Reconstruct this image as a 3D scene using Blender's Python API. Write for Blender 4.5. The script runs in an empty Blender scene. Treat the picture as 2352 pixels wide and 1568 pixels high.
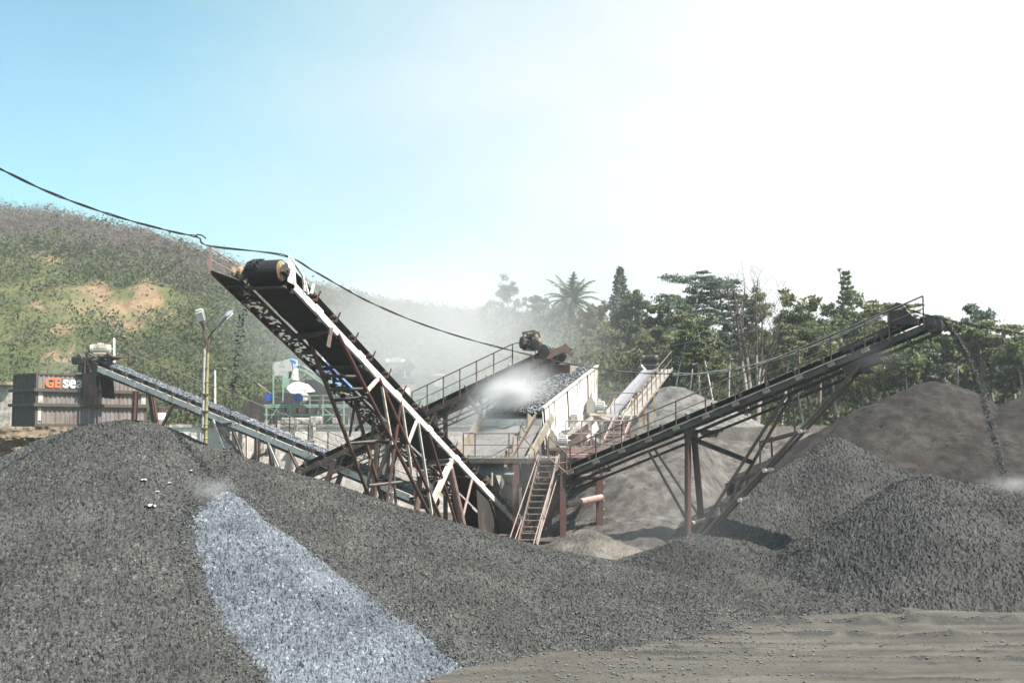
import bpy, math, random
import numpy as np
from mathutils import Vector, Matrix
random.seed(7)
RNG = np.random.default_rng(11)
SC = bpy.context.scene
COL = SC.collection
S = 1.15                      # metres per survey unit
H = 4.5 * S                   # camera height
F = 2526.0                    # focal length in survey pixels (image 2352 wide)
PITCH = math.atan(194 / F)
CP, SP = math.cos(PITCH), math.sin(PITCH)
CAM = Vector((0, 0, H))
Z = Vector((0, 0, 1))
R = math.radians


def ray(u, v):
    a, b = (u - 1176) / F, (784 - v) / F
    return Vector((a, CP - b * SP, SP + b * CP))


def P(u, v, Y):
    """survey bearing (u, v) at Y units in front of the camera -> world point"""
    d = ray(u, v)
    return CAM + d * (Y * S / d.y)


def on_plane(u, v, p0, nrm):
    d = ray(u, v)
    return CAM + d * ((p0 - CAM).dot(nrm) / d.dot(nrm))


# ------------------------------------------------------------------ objects
def tag(o, label=None, cat=None, group=None, kind=None):
    if label: o['label'] = label
    if cat: o['category'] = cat
    if group: o['group'] = group
    if kind: o['kind'] = kind
    return o


def thing(name, label, cat, loc, group=None):
    o = bpy.data.objects.new(name, None)
    o.empty_display_size = 0.3
    COL.objects.link(o)
    o.location = loc
    return tag(o, label, cat, group)


def link(name, me, mat, parent=None, base=None):
    o = bpy.data.objects.new(name, me)
    COL.objects.link(o)
    if mat is not None:
        for m in (mat if isinstance(mat, (list, tuple)) else [mat]):
            me.materials.append(m)
    if parent is not None:
        o.parent = parent
    return o


def root_loc(o):
    v = Vector((0, 0, 0))
    while o is not None:
        v += o.location
        o = o.parent
    return v


def frame(d, up=Z):
    d = d.normalized()
    s = d.cross(up)
    if s.length < 1e-4:
        s = d.cross(Vector((0, 1, 0)))
    s.normalize()
    return d, s, s.cross(d)


class MB:
    def __init__(self):
        self.v, self.f, self.xf = [], [], None

    def add(self, vs, fs):
        b = len(self.v)
        if self.xf is not None:
            vs = [self.xf @ Vector(p) for p in vs]
        self.v += [tuple(p) for p in vs]
        self.f += [tuple(i + b for i in f) for f in fs]
        return self

    def box(self, c, sx, sy, sz, ax=None):
        c = Vector(c)
        ax = ax or (Vector((1, 0, 0)), Vector((0, 1, 0)), Vector((0, 0, 1)))
        x, y, z = ax[0] * sx / 2, ax[1] * sy / 2, ax[2] * sz / 2
        vs = [c + x * i + y * j + z * k for k in (-1, 1) for j in (-1, 1) for i in (-1, 1)]
        return self.add(vs, [(0, 2, 3, 1), (4, 5, 7, 6), (0, 1, 5, 4), (2, 6, 7, 3), (0, 4, 6, 2), (1, 3, 7, 5)])

    def beam(self, p, q, w, h, up=Z):
        p, q = Vector(p), Vector(q)
        d, s, n = frame(q - p, up)
        return self.box((p + q) / 2, (q - p).length, w, h, (d, s, n))

    def channel(self, p, q, h, w, side, up=Z, t=0.012):
        """C section, flanges pointing along +side*s"""
        p, q = Vector(p), Vector(q)
        d, s, n = frame(q - p, up)
        self.beam(p, q, t, h, up)
        for k in (-1, 1):
            o = n * (k * (h / 2 - t / 2)) + s * (side * (w / 2 + t / 2))
            self.beam(p + o, q + o, w, t, up)
        return self

    def hbeam(self, p, q, h, w, up=Z, t=0.02):
        p, q = Vector(p), Vector(q)
        d, s, n = frame(q - p, up)
        self.beam(p, q, t, h - 2 * t, up)
        for k in (-1, 1):
            o = n * (k * (h / 2 - t / 2))
            self.beam(p + o, q + o, w, t, up)
        return self

    def tube(self, p, q, r, n=8, r2=None, caps=True):
        return self.path([p, q], [r, r if r2 is None else r2], n, caps)

    def path(self, pts, rs, n=6, caps=True):
        pts = [Vector(p) for p in pts]
        if not isinstance(rs, (list, tuple)):
            rs = [rs] * len(pts)
        vs, fs = [], []
        ref = None
        for i, p in enumerate(pts):
            t = (pts[min(i + 1, len(pts) - 1)] - pts[max(i - 1, 0)]).normalized()
            if ref is None:
                ref = t.orthogonal().normalized()
            a = (ref - t * ref.dot(t))
            if a.length < 1e-5: a = t.orthogonal()
            a.normalize(); ref = a
            b = t.cross(a)
            for k in range(n):
                g = 2 * math.pi * k / n
                vs.append(p + (a * math.cos(g) + b * math.sin(g)) * rs[i])
        for i in range(len(pts) - 1):
            for k in range(n):
                k2 = (k + 1) % n
                fs.append((i * n + k, i * n + k2, (i + 1) * n + k2, (i + 1) * n + k))
        if caps:
            fs.append(tuple(range(n - 1, -1, -1)))
            fs.append(tuple((len(pts) - 1) * n + k for k in range(n)))
        return self.add(vs, fs)

    def plate(self, poly, thick):
        """polygon (list of points) extruded by the vector thick"""
        poly = [Vector(p) for p in poly]
        t = Vector(thick)
        n = len(poly)
        vs = poly + [p + t for p in poly]
        fs = [tuple(range(n - 1, -1, -1)), tuple(range(n, 2 * n))]
        fs += [(i, (i + 1) % n, n + (i + 1) % n, n + i) for i in range(n)]
        return self.add(vs, fs)

    def lathe(self, p, axis, prof, n=20):
        """profile [(along, radius)] turned round axis through p"""
        p = Vector(p); a = Vector(axis).normalized()
        b = a.orthogonal().normalized(); c = a.cross(b)
        vs, fs = [], []
        for (s, r) in prof:
            for k in range(n):
                g = 2 * math.pi * k / n
                vs.append(p + a * s + (b * math.cos(g) + c * math.sin(g)) * r)
        for i in range(len(prof) - 1):
            for k in range(n):
                k2 = (k + 1) % n
                fs.append((i * n + k, i * n + k2, (i + 1) * n + k2, (i + 1) * n + k))
        fs.append(tuple(range(n - 1, -1, -1)))
        fs.append(tuple((len(prof) - 1) * n + k for k in range(n)))
        return self.add(vs, fs)

    def build(self, name, mat, parent=None, smooth=False, loc=None):
        base = root_loc(parent) if parent is not None else Vector(loc if loc is not None else (0, 0, 0))
        me = bpy.data.meshes.new(name)
        me.from_pydata([(p[0] - base.x, p[1] - base.y, p[2] - base.z) for p in self.v], [], self.f)
        me.validate()
        import bmesh
        bm = bmesh.new(); bm.from_mesh(me)
        bmesh.ops.recalc_face_normals(bm, faces=bm.faces)
        bm.to_mesh(me); bm.free()
        if smooth:
            for pl in me.polygons: pl.use_smooth = len(pl.vertices) == 4
        o = link(name, me, mat, parent)
        if parent is None: o.location = base
        return o


def np_mesh(name, V, Fq, mat, parent=None, loc=(0, 0, 0), smooth=False, midx=None):
    """fast mesh from numpy arrays; Fq is (n,3) or (n,4)"""
    me = bpy.data.meshes.new(name)
    V = np.asarray(V, dtype=np.float64) - np.asarray(loc, dtype=np.float64)
    Fq = np.asarray(Fq, dtype=np.int32)
    k = Fq.shape[1]
    me.vertices.add(len(V)); me.vertices.foreach_set('co', V.astype(np.float32).ravel())
    me.loops.add(Fq.size); me.loops.foreach_set('vertex_index', Fq.ravel())
    me.polygons.add(len(Fq)); me.polygons.foreach_set('loop_start', np.arange(0, Fq.size, k, dtype=np.int32))
    me.polygons.foreach_set('use_smooth', np.full(len(Fq), smooth))
    if midx is not None: me.polygons.foreach_set('material_index', np.asarray(midx, dtype=np.int32))
    me.update(calc_edges=True)
    o = link(name, me, mat, parent)
    if parent is None: o.location = loc
    return o


def set_attr(o, name, vals):
    a = o.data.attributes.new(name, 'FLOAT', 'POINT')
    a.data.foreach_set('value', np.asarray(vals, dtype=np.float32).ravel())


# ------------------------------------------------------------------ numeric noise
def _h(ix, iy, s):
    q = np.sin(ix * 127.1 + iy * 311.7 + s * 74.7) * 43758.5453
    return q - np.floor(q)


def vnoise(x, y, s=0.0):
    ix, iy = np.floor(x), np.floor(y)
    fx, fy = x - ix, y - iy
    fx = fx * fx * (3 - 2 * fx); fy = fy * fy * (3 - 2 * fy)
    a = _h(ix, iy, s) * (1 - fx) + _h(ix + 1, iy, s) * fx
    b = _h(ix, iy + 1, s) * (1 - fx) + _h(ix + 1, iy + 1, s) * fx
    return a * (1 - fy) + b * fy - 0.5


def fbm(x, y, octv=4, s=0.0):
    t, a = 0, 1.0
    for i in range(octv):
        t = t + a * vnoise(x * 2 ** i, y * 2 ** i, s + i * 3.3)
        a *= 0.5
    return t


def sstep(a, b, x):
    t = np.clip((x - a) / (b - a), 0, 1)
    return t * t * (3 - 2 * t)


# ------------------------------------------------------------------ materials
class NT:
    def __init__(self, name):
        self.m = bpy.data.materials.new(name)
        self.m.use_nodes = True
        self.t = self.m.node_tree
        self.t.nodes.clear()
        self.out = self.n('ShaderNodeOutputMaterial')

    def n(self, typ, **kw):
        nd = self.t.nodes.new(typ)
        for k, v in kw.items():
            if k.startswith('i_'):
                nd.inputs[int(k[2:])].default_value = v
            else:
                setattr(nd, k, v)
        return nd

    def l(self, a, b): self.t.links.new(a, b)

    def coord(self, which='Object'):
        return self.n('ShaderNodeTexCoord').outputs[which]

    def noise(self, vec, scale, detail=5, rough=0.6, out='Fac'):
        nd = self.n('ShaderNodeTexNoise')
        nd.inputs['Scale'].default_value = scale
        nd.inputs['Detail'].default_value = detail
        nd.inputs['Roughness'].default_value = rough
        self.l(vec, nd.inputs['Vector'])
        return nd.outputs[out]

    def ramp(self, fac, stops):
        nd = self.n('ShaderNodeValToRGB')
        e = nd.color_ramp.elements
        while len(e) < len(stops): e.new(0.5)
        for i, (p, c) in enumerate(stops):
            e[i].position = p
            e[i].color = (c, c, c, 1) if isinstance(c, (int, float)) else (*c, 1)
        self.l(fac, nd.inputs[0])
        return nd.outputs[0]

    def mix(self, fac, a, b, mode='MIX'):
        nd = self.n('ShaderNodeMix', data_type='RGBA', blend_type=mode)
        for sock, val in ((nd.inputs['Factor'], fac), (nd.inputs[6], a), (nd.inputs[7], b)):
            if hasattr(val, 'is_linked'): self.l(val, sock)
            elif isinstance(val, (int, float)): sock.default_value = val
            else: sock.default_value = (*val, 1)
        return nd.outputs[2]

    def math(self, op, a, b=0.0, c=None, clamp=False):
        nd = self.n('ShaderNodeMath', operation=op, use_clamp=clamp)
        for i, val in enumerate((a, b) if c is None else (a, b, c)):
            if hasattr(val, 'is_linked'): self.l(val, nd.inputs[i])
            else: nd.inputs[i].default_value = val
        return nd.outputs[0]

    def attr(self, name):
        return self.n('ShaderNodeAttribute', attribute_name=name).outputs['Fac']

    def bsdf(self, color, rough=0.8, metal=0.0, bump=None, bdist=0.02, spec=0.4):
        b = self.n('ShaderNodeBsdfPrincipled')
        for sock, val in ((b.inputs['Base Color'], color), (b.inputs['Roughness'], rough), (b.inputs['Metallic'], metal)):
            if hasattr(val, 'is_linked'): self.l(val, sock)
            elif isinstance(val, (int, float)): sock.default_value = val
            else: sock.default_value = (*val, 1)
        b.inputs['Specular IOR Level'].default_value = spec
        if bump is not None:
            bp = self.n('ShaderNodeBump')
            bp.inputs['Strength'].default_value = 1.0
            bp.inputs['Distance'].default_value = bdist
            self.l(bump, bp.inputs['Height'])
            self.l(bp.outputs[0], b.inputs['Normal'])
        self.l(b.outputs[0], self.out.inputs['Surface'])
        return self.m


def m_metal(name, base, rust=(0.13, 0.05, 0.028), amt=0.45, rough=0.65, metal=0.0, dust=0.5, scale=2.2,
            dustc=(0.34, 0.32, 0.29)):
    """weathered paint: rust where the noise is high, quarry dust lying on upward faces"""
    t = NT(name); c = t.coord()
    r = t.ramp(t.noise(c, scale, 8, 0.7), [(max(0.0, 0.62 - amt * 0.35), 0.0), (min(1, 0.74 - amt * 0.25), 1.0)])
    col = t.mix(t.math('MULTIPLY', t.noise(c, 9, 4), 0.5), base, tuple(x * 0.55 for x in base))
    col = t.mix(r, col, rust)
    fine = t.noise(c, 26, 5)
    if dust > 0:
        nz = t.n('ShaderNodeSeparateXYZ'); t.l(t.n('ShaderNodeNewGeometry').outputs['Normal'], nz.inputs[0])
        up = t.math('MULTIPLY', t.ramp(nz.outputs['Z'], [(0.25, 0.12), (0.85, 1.0)]), dust)
        up = t.math('MULTIPLY', up, t.ramp(t.noise(c, 5, 5), [(0.3, 0.5), (0.65, 1.0)]))
        col = t.mix(up, col, dustc)
    return t.bsdf(col, rough, metal, fine, 0.004)


def m_plain(name, base, rough=0.8, var=0.35, scale=6, bump=0.006, metal=0.0, spec=0.35):
    t = NT(name); c = t.coord()
    n = t.noise(c, scale, 7, 0.65)
    col = t.mix(t.ramp(n, [(0.3, 0.0), (0.72, 1.0)]), tuple(x * (1 - var) for x in base), tuple(min(1, x * (1 + var)) for x in base))
    return t.bsdf(col, rough, metal, t.noise(c, scale * 5, 4), bump, spec)


def m_gravel(name, dark, mid, light, cell=18.0, dust=0.25, dustc=(0.17, 0.155, 0.135), rough=0.75, patch=0.22):
    t = NT(name); c = t.coord()
    vo = t.n('ShaderNodeTexVoronoi', feature='F1'); vo.inputs['Scale'].default_value = cell
    t.l(c, vo.inputs['Vector'])
    sp = t.n('ShaderNodeSeparateColor'); t.l(vo.outputs['Color'], sp.inputs[0])
    col = t.ramp(sp.outputs[0], [(0.0, dark), (0.5, mid), (0.93, mid), (1.0, light)])
    # broad bands of finer, dustier material sliding down the face
    pn = t.ramp(t.noise(c, patch, 5, 0.55), [(0.42, 0.0), (0.66, 1.0)])
    col = t.mix(t.math('MULTIPLY', pn, dust), col, dustc)
    pn2 = t.ramp(t.noise(c, patch * 3.1, 4, 0.5), [(0.40, 0.72), (0.64, 1.12)])
    col = t.mix(1.0, col, pn2, 'MULTIPLY')
    return t.bsdf(col, rough, 0.0, vo.outputs['Distance'], -0.012, 0.3)


def m_soil(name, a, b, c3, scale=0.5, bump=0.03, rough=0.95, fine=9.0):
    t = NT(name); c = t.coord()
    n1 = t.noise(c, scale, 8, 0.62)
    n2 = t.noise(c, fine, 6, 0.7)
    col = t.ramp(n1, [(0.32, a), (0.5, b), (0.68, c3)])
    col = t.mix(t.math('MULTIPLY', n2, 0.6), col, tuple(x * 0.62 for x in b))
    vo = t.n('ShaderNodeTexVoronoi', feature='F1'); vo.inputs['Scale'].default_value = 3.2; t.l(c, vo.inputs['Vector'])
    sp = t.n('ShaderNodeSeparateColor'); t.l(vo.outputs['Color'], sp.inputs[0])
    clod = t.math('MULTIPLY', t.math('GREATER_THAN', sp.outputs[0], 0.80), t.math('LESS_THAN', vo.outputs['Distance'], t.math('MULTIPLY', sp.outputs[1], 0.30)))
    col = t.mix(t.math('MULTIPLY', clod, 0.75), col, tuple(x * 0.4 for x in a))
    streak = t.ramp(t.noise(c, scale * 3.5, 6, 0.7), [(0.40, 0.55), (0.6, 1.15)])
    col = t.mix(1.0, col, streak, 'MULTIPLY')
    return t.bsdf(col, rough, 0.0, t.math('ADD', t.math('MULTIPLY', n1, 2.0), n2), bump, 0.2)


def m_leaf(name, a, b, c3, trans=0.35, soft=0.25):
    t = NT(name); c = t.coord()
    g = t.n('ShaderNodeNewGeometry')
    col = t.ramp(g.outputs['Random Per Island'], [(0.0, a), (0.5, b), (1.0, c3)])
    n = t.ramp(t.noise(c, 0.5, 3), [(0.35, 0.7), (0.65, 1.2)])
    col = t.mix(1.0, col, n, 'MULTIPLY')
    d = t.n('ShaderNodeBsdfPrincipled'); t.l(col, d.inputs['Base Color']); d.inputs['Roughness'].default_value = 0.55
    d.inputs['Specular IOR Level'].default_value = 0.3
    # leaves of one clump shade together: lean their normals towards the sky
    g2 = t.n('ShaderNodeNewGeometry'); vm = t.n('ShaderNodeMix', data_type='VECTOR'); vm.inputs['Factor'].default_value = soft
    t.l(g2.outputs['Normal'], vm.inputs[4]); vm.inputs[5].default_value = (0.1, -0.25, 1.0)
    vn = t.n('ShaderNodeVectorMath', operation='NORMALIZE'); t.l(vm.outputs[1], vn.inputs[0]); t.l(vn.outputs[0], d.inputs['Normal'])
    tr = t.n('ShaderNodeBsdfTranslucent'); t.l(col, tr.inputs['Color'])
    mx = t.n('ShaderNodeMixShader'); mx.inputs[0].default_value = trans
    t.l(d.outputs[0], mx.inputs[1]); t.l(tr.outputs[0], mx.inputs[2])
    t.l(mx.outputs[0], t.out.inputs['Surface'])
    return t.m


M = {}
M['gravel'] = m_gravel('dark_gravel', (0.009, 0.0092, 0.0086), (0.056, 0.0558, 0.052), (0.125, 0.124, 0.117), 22, 0.2, (0.05, 0.0485, 0.0425))
M['fresh'] = m_gravel('fresh_gravel', (0.036, 0.042, 0.051), (0.115, 0.129, 0.151), (0.27, 0.293, 0.328), 21, 0.2, (0.15, 0.164, 0.186))
M['gravel_r'] = m_gravel('right_gravel', (0.012, 0.012, 0.0117), (0.034, 0.0336, 0.032), (0.075, 0.075, 0.072), 20, 0.6, (0.055, 0.051, 0.045), patch=0.18)
M['sand'] = m_soil('grey_sand', (0.07, 0.063, 0.058), (0.115, 0.104, 0.095), (0.165, 0.15, 0.137), 0.45, 0.06)
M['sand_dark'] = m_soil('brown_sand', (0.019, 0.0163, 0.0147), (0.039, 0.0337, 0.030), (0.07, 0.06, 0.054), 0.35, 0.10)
M['sand_blue'] = m_soil('pale_stone_dust', (0.095, 0.094, 0.092), (0.15, 0.146, 0.141), (0.2, 0.186, 0.17), 0.35, 0.04)
M['soil'] = m_soil('pit_soil', (0.075, 0.068, 0.06), (0.118, 0.106, 0.093), (0.165, 0.149, 0.131), 0.25, 0.04)
M['rock'] = m_soil('brown_rock', (0.09, 0.065, 0.042), (0.24, 0.185, 0.125), (0.36, 0.29, 0.2), 0.55, 0.25, fine=3.5)
M['stone'] = m_plain('stone', (0.12, 0.118, 0.11), 0.85, 0.45, 9, 0.02)
M['backlitstone'] = m_plain('backlit_dark_stone', (0.035, 0.035, 0.036), 0.45, 0.6, 9, 0.01, 0, .5)  # near-black colour stands in for stones seen against the light
M['rubber'] = m_plain('belt_rubber', (0.018, 0.018, 0.019), 0.62, 0.5, 3, 0.004)
M['cream'] = m_metal('cream_paint', (0.52, 0.48, 0.41), rust=(0.2, 0.13, 0.085), amt=0.36, dust=0.4, dustc=(0.55, 0.53, 0.49))
M['white'] = m_metal('white_paint', (0.80, 0.78, 0.76), rust=(0.26, 0.16, 0.10), amt=0.24, dust=0.25, dustc=(0.6, 0.57, 0.53))
M['grey'] = m_metal('grey_paint', (0.42, 0.41, 0.39), rust=(0.17, 0.12, 0.09), amt=0.25, dust=0.5)
M['tan'] = m_metal('dusty_tan_steel', (0.25, 0.22, 0.175), rust=(0.14, 0.09, 0.06), amt=0.4, dust=0.6)
M['red'] = m_metal('red_oxide_paint', (0.095, 0.034, 0.028), rust=(0.05, 0.03, 0.023), amt=0.55, dust=0.35, dustc=(0.27, 0.21, 0.18))
M['pink'] = m_metal('dusty_pink_paint', (0.25, 0.15, 0.132), rust=(0.12, 0.07, 0.055), amt=0.3, dust=0.6, dustc=(0.45, 0.4, 0.36))
M['brown'] = m_metal('rusty_steel', (0.075, 0.048, 0.039), rust=(0.105, 0.055, 0.036), amt=0.6, dust=0.5)
M['dark'] = m_metal('dark_steel', (0.028, 0.027, 0.026), amt=0.3, dust=0.5)
M['yellow'] = m_metal('ochre_paint', (0.36, 0.31, 0.19), amt=0.5, dust=0.4)
M['palegrey'] = m_metal('pale_worn_paint', (0.56, 0.535, 0.49), rust=(0.2, 0.15, 0.11), amt=0.28, dust=0.4)
M['grime'] = m_metal('grimy_steel', (0.115, 0.105, 0.09), rust=(0.07, 0.05, 0.038), amt=.5, dust=.45, dustc=(.27, .24, .2))
M['chute'] = m_metal('dusty_grey_steel', (0.17, 0.17, 0.17), rust=(0.10, 0.085, 0.07), amt=.5, dust=.5, dustc=(.27, .26, .245))
M['beltgrey'] = m_plain('dusty_belt', (0.19, 0.185, 0.20), .7, .25, 4, .004)
M['galv'] = m_metal('galvanised_steel', (0.5, 0.51, 0.52), amt=0.08, dust=0.2, rough=0.4, metal=0.5)
M['green'] = m_metal('pale_green_paint', (0.22, 0.36, 0.27), amt=0.25, dust=0.3)
M['blue'] = m_plain('blue_sheet', (0.03, 0.075, 0.30), 0.5, 0.4, 2, 0.01)
M['ltblue'] = m_plain('light_blue_sheet', (0.12, 0.33, 0.72), 0.5, 0.3, 2, 0.01)
M['whitep'] = m_plain('white_sheet', (0.78, 0.76, 0.72), 0.5, 0.12, 2, 0.005)
M['conc'] = m_soil('concrete', (0.34, 0.31, 0.27), (0.44, 0.40, 0.36), (0.52, 0.48, 0.43), 0.9, 0.02)
M['bark'] = m_plain('bark', (0.17, 0.135, 0.105), 0.9, 0.5, 5, 0.03)
M['barkpale'] = m_plain('pale_bark', (0.25, 0.22, 0.19), 0.9, 0.5, 4, 0.02)
M['barkdark'] = m_plain('dark_bark', (0.075, 0.06, 0.05), 0.9, 0.4, 4, 0.02)
M['bamboo'] = m_plain('bamboo', (0.27, 0.235, 0.115), 0.6, 0.3, 5, 0.004)
M['cable'] = m_plain('black_cable', (0.012, 0.012, 0.014), 0.5, 0.2, 5, 0.001)
M['palecable'] = m_plain('dusty_cable', (0.36, 0.35, 0.34), 0.7, 0.2, 5, 0.001)
M['plastic'] = m_plain('white_plastic', (0.6, 0.6, 0.6), 0.5, 0.1, 8, 0.01)
# ================================================================== LAND
TER = 4.46 * S                # terrace level behind the quarry floor
WALLY = 52.0


def ground_z(x, y):
    xs, ys = np.asarray(x) / S, np.asarray(y) / S
    z = 0.55 * sstep(28.5, 34.0, ys) * S
    z = z + sstep(WALLY + 0.2, WALLY + 0.3, ys) * (TER - 0.55 * S)
    return z


def build_ground():
    xs = np.concatenate([-np.geomspace(60, 3000, 22)[::-1], np.linspace(-58, 58, 117), np.geomspace(60, 3000, 22)])
    ys = np.concatenate([[-600, -100, -20], np.linspace(0, WALLY * S, 70), [(WALLY + 0.2) * S, (WALLY + 0.3) * S], np.linspace((WALLY + 1) * S, 120, 40), np.geomspace(130, 4000, 24)])
    X, Y = np.meshgrid(xs, ys)
    Zv = ground_z(X, Y) + np.where(Y < 120, 0.10 * fbm(X * 0.35, Y * 0.35, 4, 2.0) * sstep(34, 38, Y), 0)
    return grid_mesh('ground', X, Y, Zv, M['soil'], smooth=True)


def grid_mesh(name, X, Y, Zv, mat, keep=None, smooth=False, loc=(0, 0, 0), parent=None):
    ny, nx = X.shape
    V = np.stack([X, Y, Zv], -1).reshape(-1, 3)
    i = np.arange(ny * nx).reshape(ny, nx)
    q = np.stack([i[:-1, :-1], i[:-1, 1:], i[1:, 1:], i[1:, :-1]], -1).reshape(-1, 4)
    if keep is not None:
        k = keep.reshape(-1)
        q = q[k[q].any(axis=1)]
        used = np.zeros(len(V), bool); used[q.ravel()] = True
        remap = np.cumsum(used) - 1
        V = V[used]; q = remap[q]
    return np_mesh(name, V, q, mat, parent, loc, smooth)


tag(build_ground(), kind='structure')


# ---- piles: height = max over ridge samples of (z - k*distance)
def ridge(pts, n=60):
    """pts: (u, v, Y, k) crest bearings -> dense samples (x, y, z, k)"""
    W = [(*P(u, v, Y), k) for (u, v, Y, k) in pts]
    if len(W) == 1: return np.array(W)
    out = []
    W = np.array(W)
    seg = np.linalg.norm(np.diff(W[:, :3], axis=0), axis=1)
    cum = np.concatenate([[0], np.cumsum(seg)])
    s = np.linspace(0, cum[-1], n)
    return np.stack([np.interp(s, cum, W[:, i]) for i in range(4)], -1)


def cone_h(X, Y, rd, r0=0.35):
    h = np.full(X.shape, -50.0)
    for (x, y, z, k) in rd:
        d = np.sqrt((X - x) ** 2 + (Y - y) ** 2 + r0 * r0) - r0
        h = np.maximum(h, z - k * d)
    return h


def pile_grid(x0, x1, y0, y1, step, jit, seed):
    g = np.random.default_rng(seed)
    xs, ys = np.arange(x0, x1, step), np.arange(y0, y1, step)
    X, Y = np.meshgrid(xs, ys)
    X = X + g.uniform(-1, 1, X.shape) * step * 0.38 * (jit > 0)
    Y = Y + g.uniform(-1, 1, X.shape) * step * 0.38 * (jit > 0)
    return X, Y, g.uniform(-1, 1, X.shape) * jit


RIDGE_L = ridge([(-260, 1215, 25.3, .6), (-120, 1125, 25.2, .62), (0, 1060, 25, .62), (130, 1003, 25, .62), (220, 974, 25, .62), (295, 964, 25, .62),
                 (350, 975, 25.1, .62), (430, 1011, 25.4, .6), (560, 1053, 26, .55), (760, 1112, 27, .45), (900, 1165, 28, .37),
                 (1060, 1218, 28.8, .26), (1240, 1276, 29.6, .17), (1330, 1312, 29.8, .12), (1420, 1345, 29.5, .08), (1500, 1372, 28.3, .09)], 90)


def pile_l_h(X, Y):
    h = cone_h(X, Y, RIDGE_L)
    return h + 0.10 * fbm(X * 0.45, Y * 0.3, 4, 5.0) + 0.03 * fbm(X * 2.2, Y * 2.2, 3, 9.0)


def march(u, v, hf, y0=10.0, y1=70.0, n=900):
    """where the bearing (u, v) meets a height function"""
    d = ray(u, v)
    ys = np.linspace(y0, y1, n) * S
    t = ys / d.y
    X, Zr = d.x * t, H + d.z * t
    below = Zr < hf(X, ys)
    i = int(np.argmax(below)) if below.any() else n - 1
    return Vector((float(X[i]), float(ys[i]), float(hf(X[i:i + 1], ys[i:i + 1])[0])))


def gravel_pile(name, label, rd_h, x0, x1, y0, y1, step, jit, seed, mat, cat='gravel pile', smooth=False, base=None, drop=0.12):
    X, Y, J = pile_grid(x0 * S, x1 * S, y0 * S, y1 * S, step, jit, seed)
    Hh = rd_h(X, Y)
    b = ground_z(X, Y) if base is None else base
    keep = Hh > b - drop
    Zv = np.maximum(Hh, b - drop * 1.6) + J
    cx, cy = float(X[keep].mean()), float(Y[keep].mean())
    o = grid_mesh(name, X, Y, Zv, mat, keep, smooth, (cx, cy, float(ground_z(np.array([cx]), np.array([cy]))[0])))
    return tag(o, label, cat)


gravel_pile('gravel_pile', 'long dark gravel heap in the foreground, its peak below the shipping container', pile_l_h,
            -17.5, 7.5, 15.5, 34, 0.037, 0.044, 3, M['gravel'])

ICO_V = None


def stones(name, pts, sizes, mat, **tags):
    """many little angular stones in one mesh"""
    base = np.array([(0, 0, 1), (.9, 0, .3), (.28, .85, .35), (-.72, .52, .3), (-.72, -.52, .35), (.28, -.85, .3), (0, 0, -.7)])
    fc = np.array([(0, 1, 2), (0, 2, 3), (0, 3, 4), (0, 4, 5), (0, 5, 1), (6, 2, 1), (6, 3, 2), (6, 4, 3), (6, 5, 4), (6, 1, 5)])
    n = len(pts)
    g = np.random.default_rng(n)
    V = base[None] * g.uniform(0.55, 1.25, (n, 7, 1))
    a = g.uniform(0, 2 * np.pi, n); ca, sa = np.cos(a), np.sin(a)
    x = V[..., 0] * ca[:, None] - V[..., 1] * sa[:, None]
    y = V[..., 0] * sa[:, None] + V[..., 1] * ca[:, None]
    V = np.stack([x, y * g.uniform(.6, 1, (n, 1)), V[..., 2] * g.uniform(.5, .9, (n, 1))], -1) * np.asarray(sizes)[:, None, None]
    V = V + np.asarray(pts)[:, None, :]
    Fq = fc[None] + (np.arange(n) * 7)[:, None, None]
    c0 = np.asarray(pts).mean(0)
    o = np_mesh(name, V.reshape(-1, 3), Fq.reshape(-1, 3), mat, None, tuple(c0))
    return tag(o, **tags)



# fresh tongue of pale stone running down the front of the heap
EL = [march(u, v, pile_l_h) for u, v in [(470, 1146), (438, 1172), (428, 1240), (446, 1320), (484, 1400), (532, 1480), (585, 1560), (635, 1640), (690, 1720)]]
ER = [march(u, v, pile_l_h) for u, v in [(515, 1124), (560, 1140), (640, 1212), (700, 1255), (780, 1312), (900, 1400), (1010, 1480), (1085, 1545), (1160, 1640), (1200, 1720)]]
POLY = np.array([(p.x, p.y) for p in EL] + [(p.x, p.y) for p in ER[::-1]])


def poly_sd(X, Y, poly):
    d = np.full(X.shape, 1e9); ins = np.zeros(X.shape, bool)
    n = len(poly)
    for i in range(n):
        a, b = poly[i], poly[(i + 1) % n]
        e = b - a
        t = np.clip(((X - a[0]) * e[0] + (Y - a[1]) * e[1]) / (e @ e), 0, 1)
        d = np.minimum(d, np.hypot(X - a[0] - e[0] * t, Y - a[1] - e[1] * t))
        c = ((a[1] > Y) != (b[1] > Y)) & (X < e[0] * (Y - a[1]) / (e[1] + 1e-12) + a[0])
        ins ^= c
    return np.where(ins, d, -d)


def fresh_h(X, Y):
    sd = poly_sd(X, Y, POLY) + 0.26 * fbm(X * 1.6, Y * 1.6, 5, 4.0)
    return pile_l_h(X, Y) - 0.05 + 0.5 * sstep(-0.1, 2.2, sd) + 0.07 * sstep(-0.1, 0.4, sd), sd


X, Y, J = pile_grid(-9 * S, 2.5 * S, 15 * S, 24.5 * S, 0.037, 0.046, 8)
Hf, sd = fresh_h(X, Y)
o = grid_mesh('fresh_gravel_pile', X, Y, Hf + J, M['fresh'], (sd > 0.1) | ((sd > -0.4) & (RNG.random(X.shape) < 0.25 * np.clip((sd + .4) / .5, 0, 1) ** 1.5)), False, (-4.5 * S, 20 * S, 0))
tag(o, 'fresh pale blue-grey stone heap growing under the falling stones, spread over the dark heap', 'gravel pile')

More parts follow.
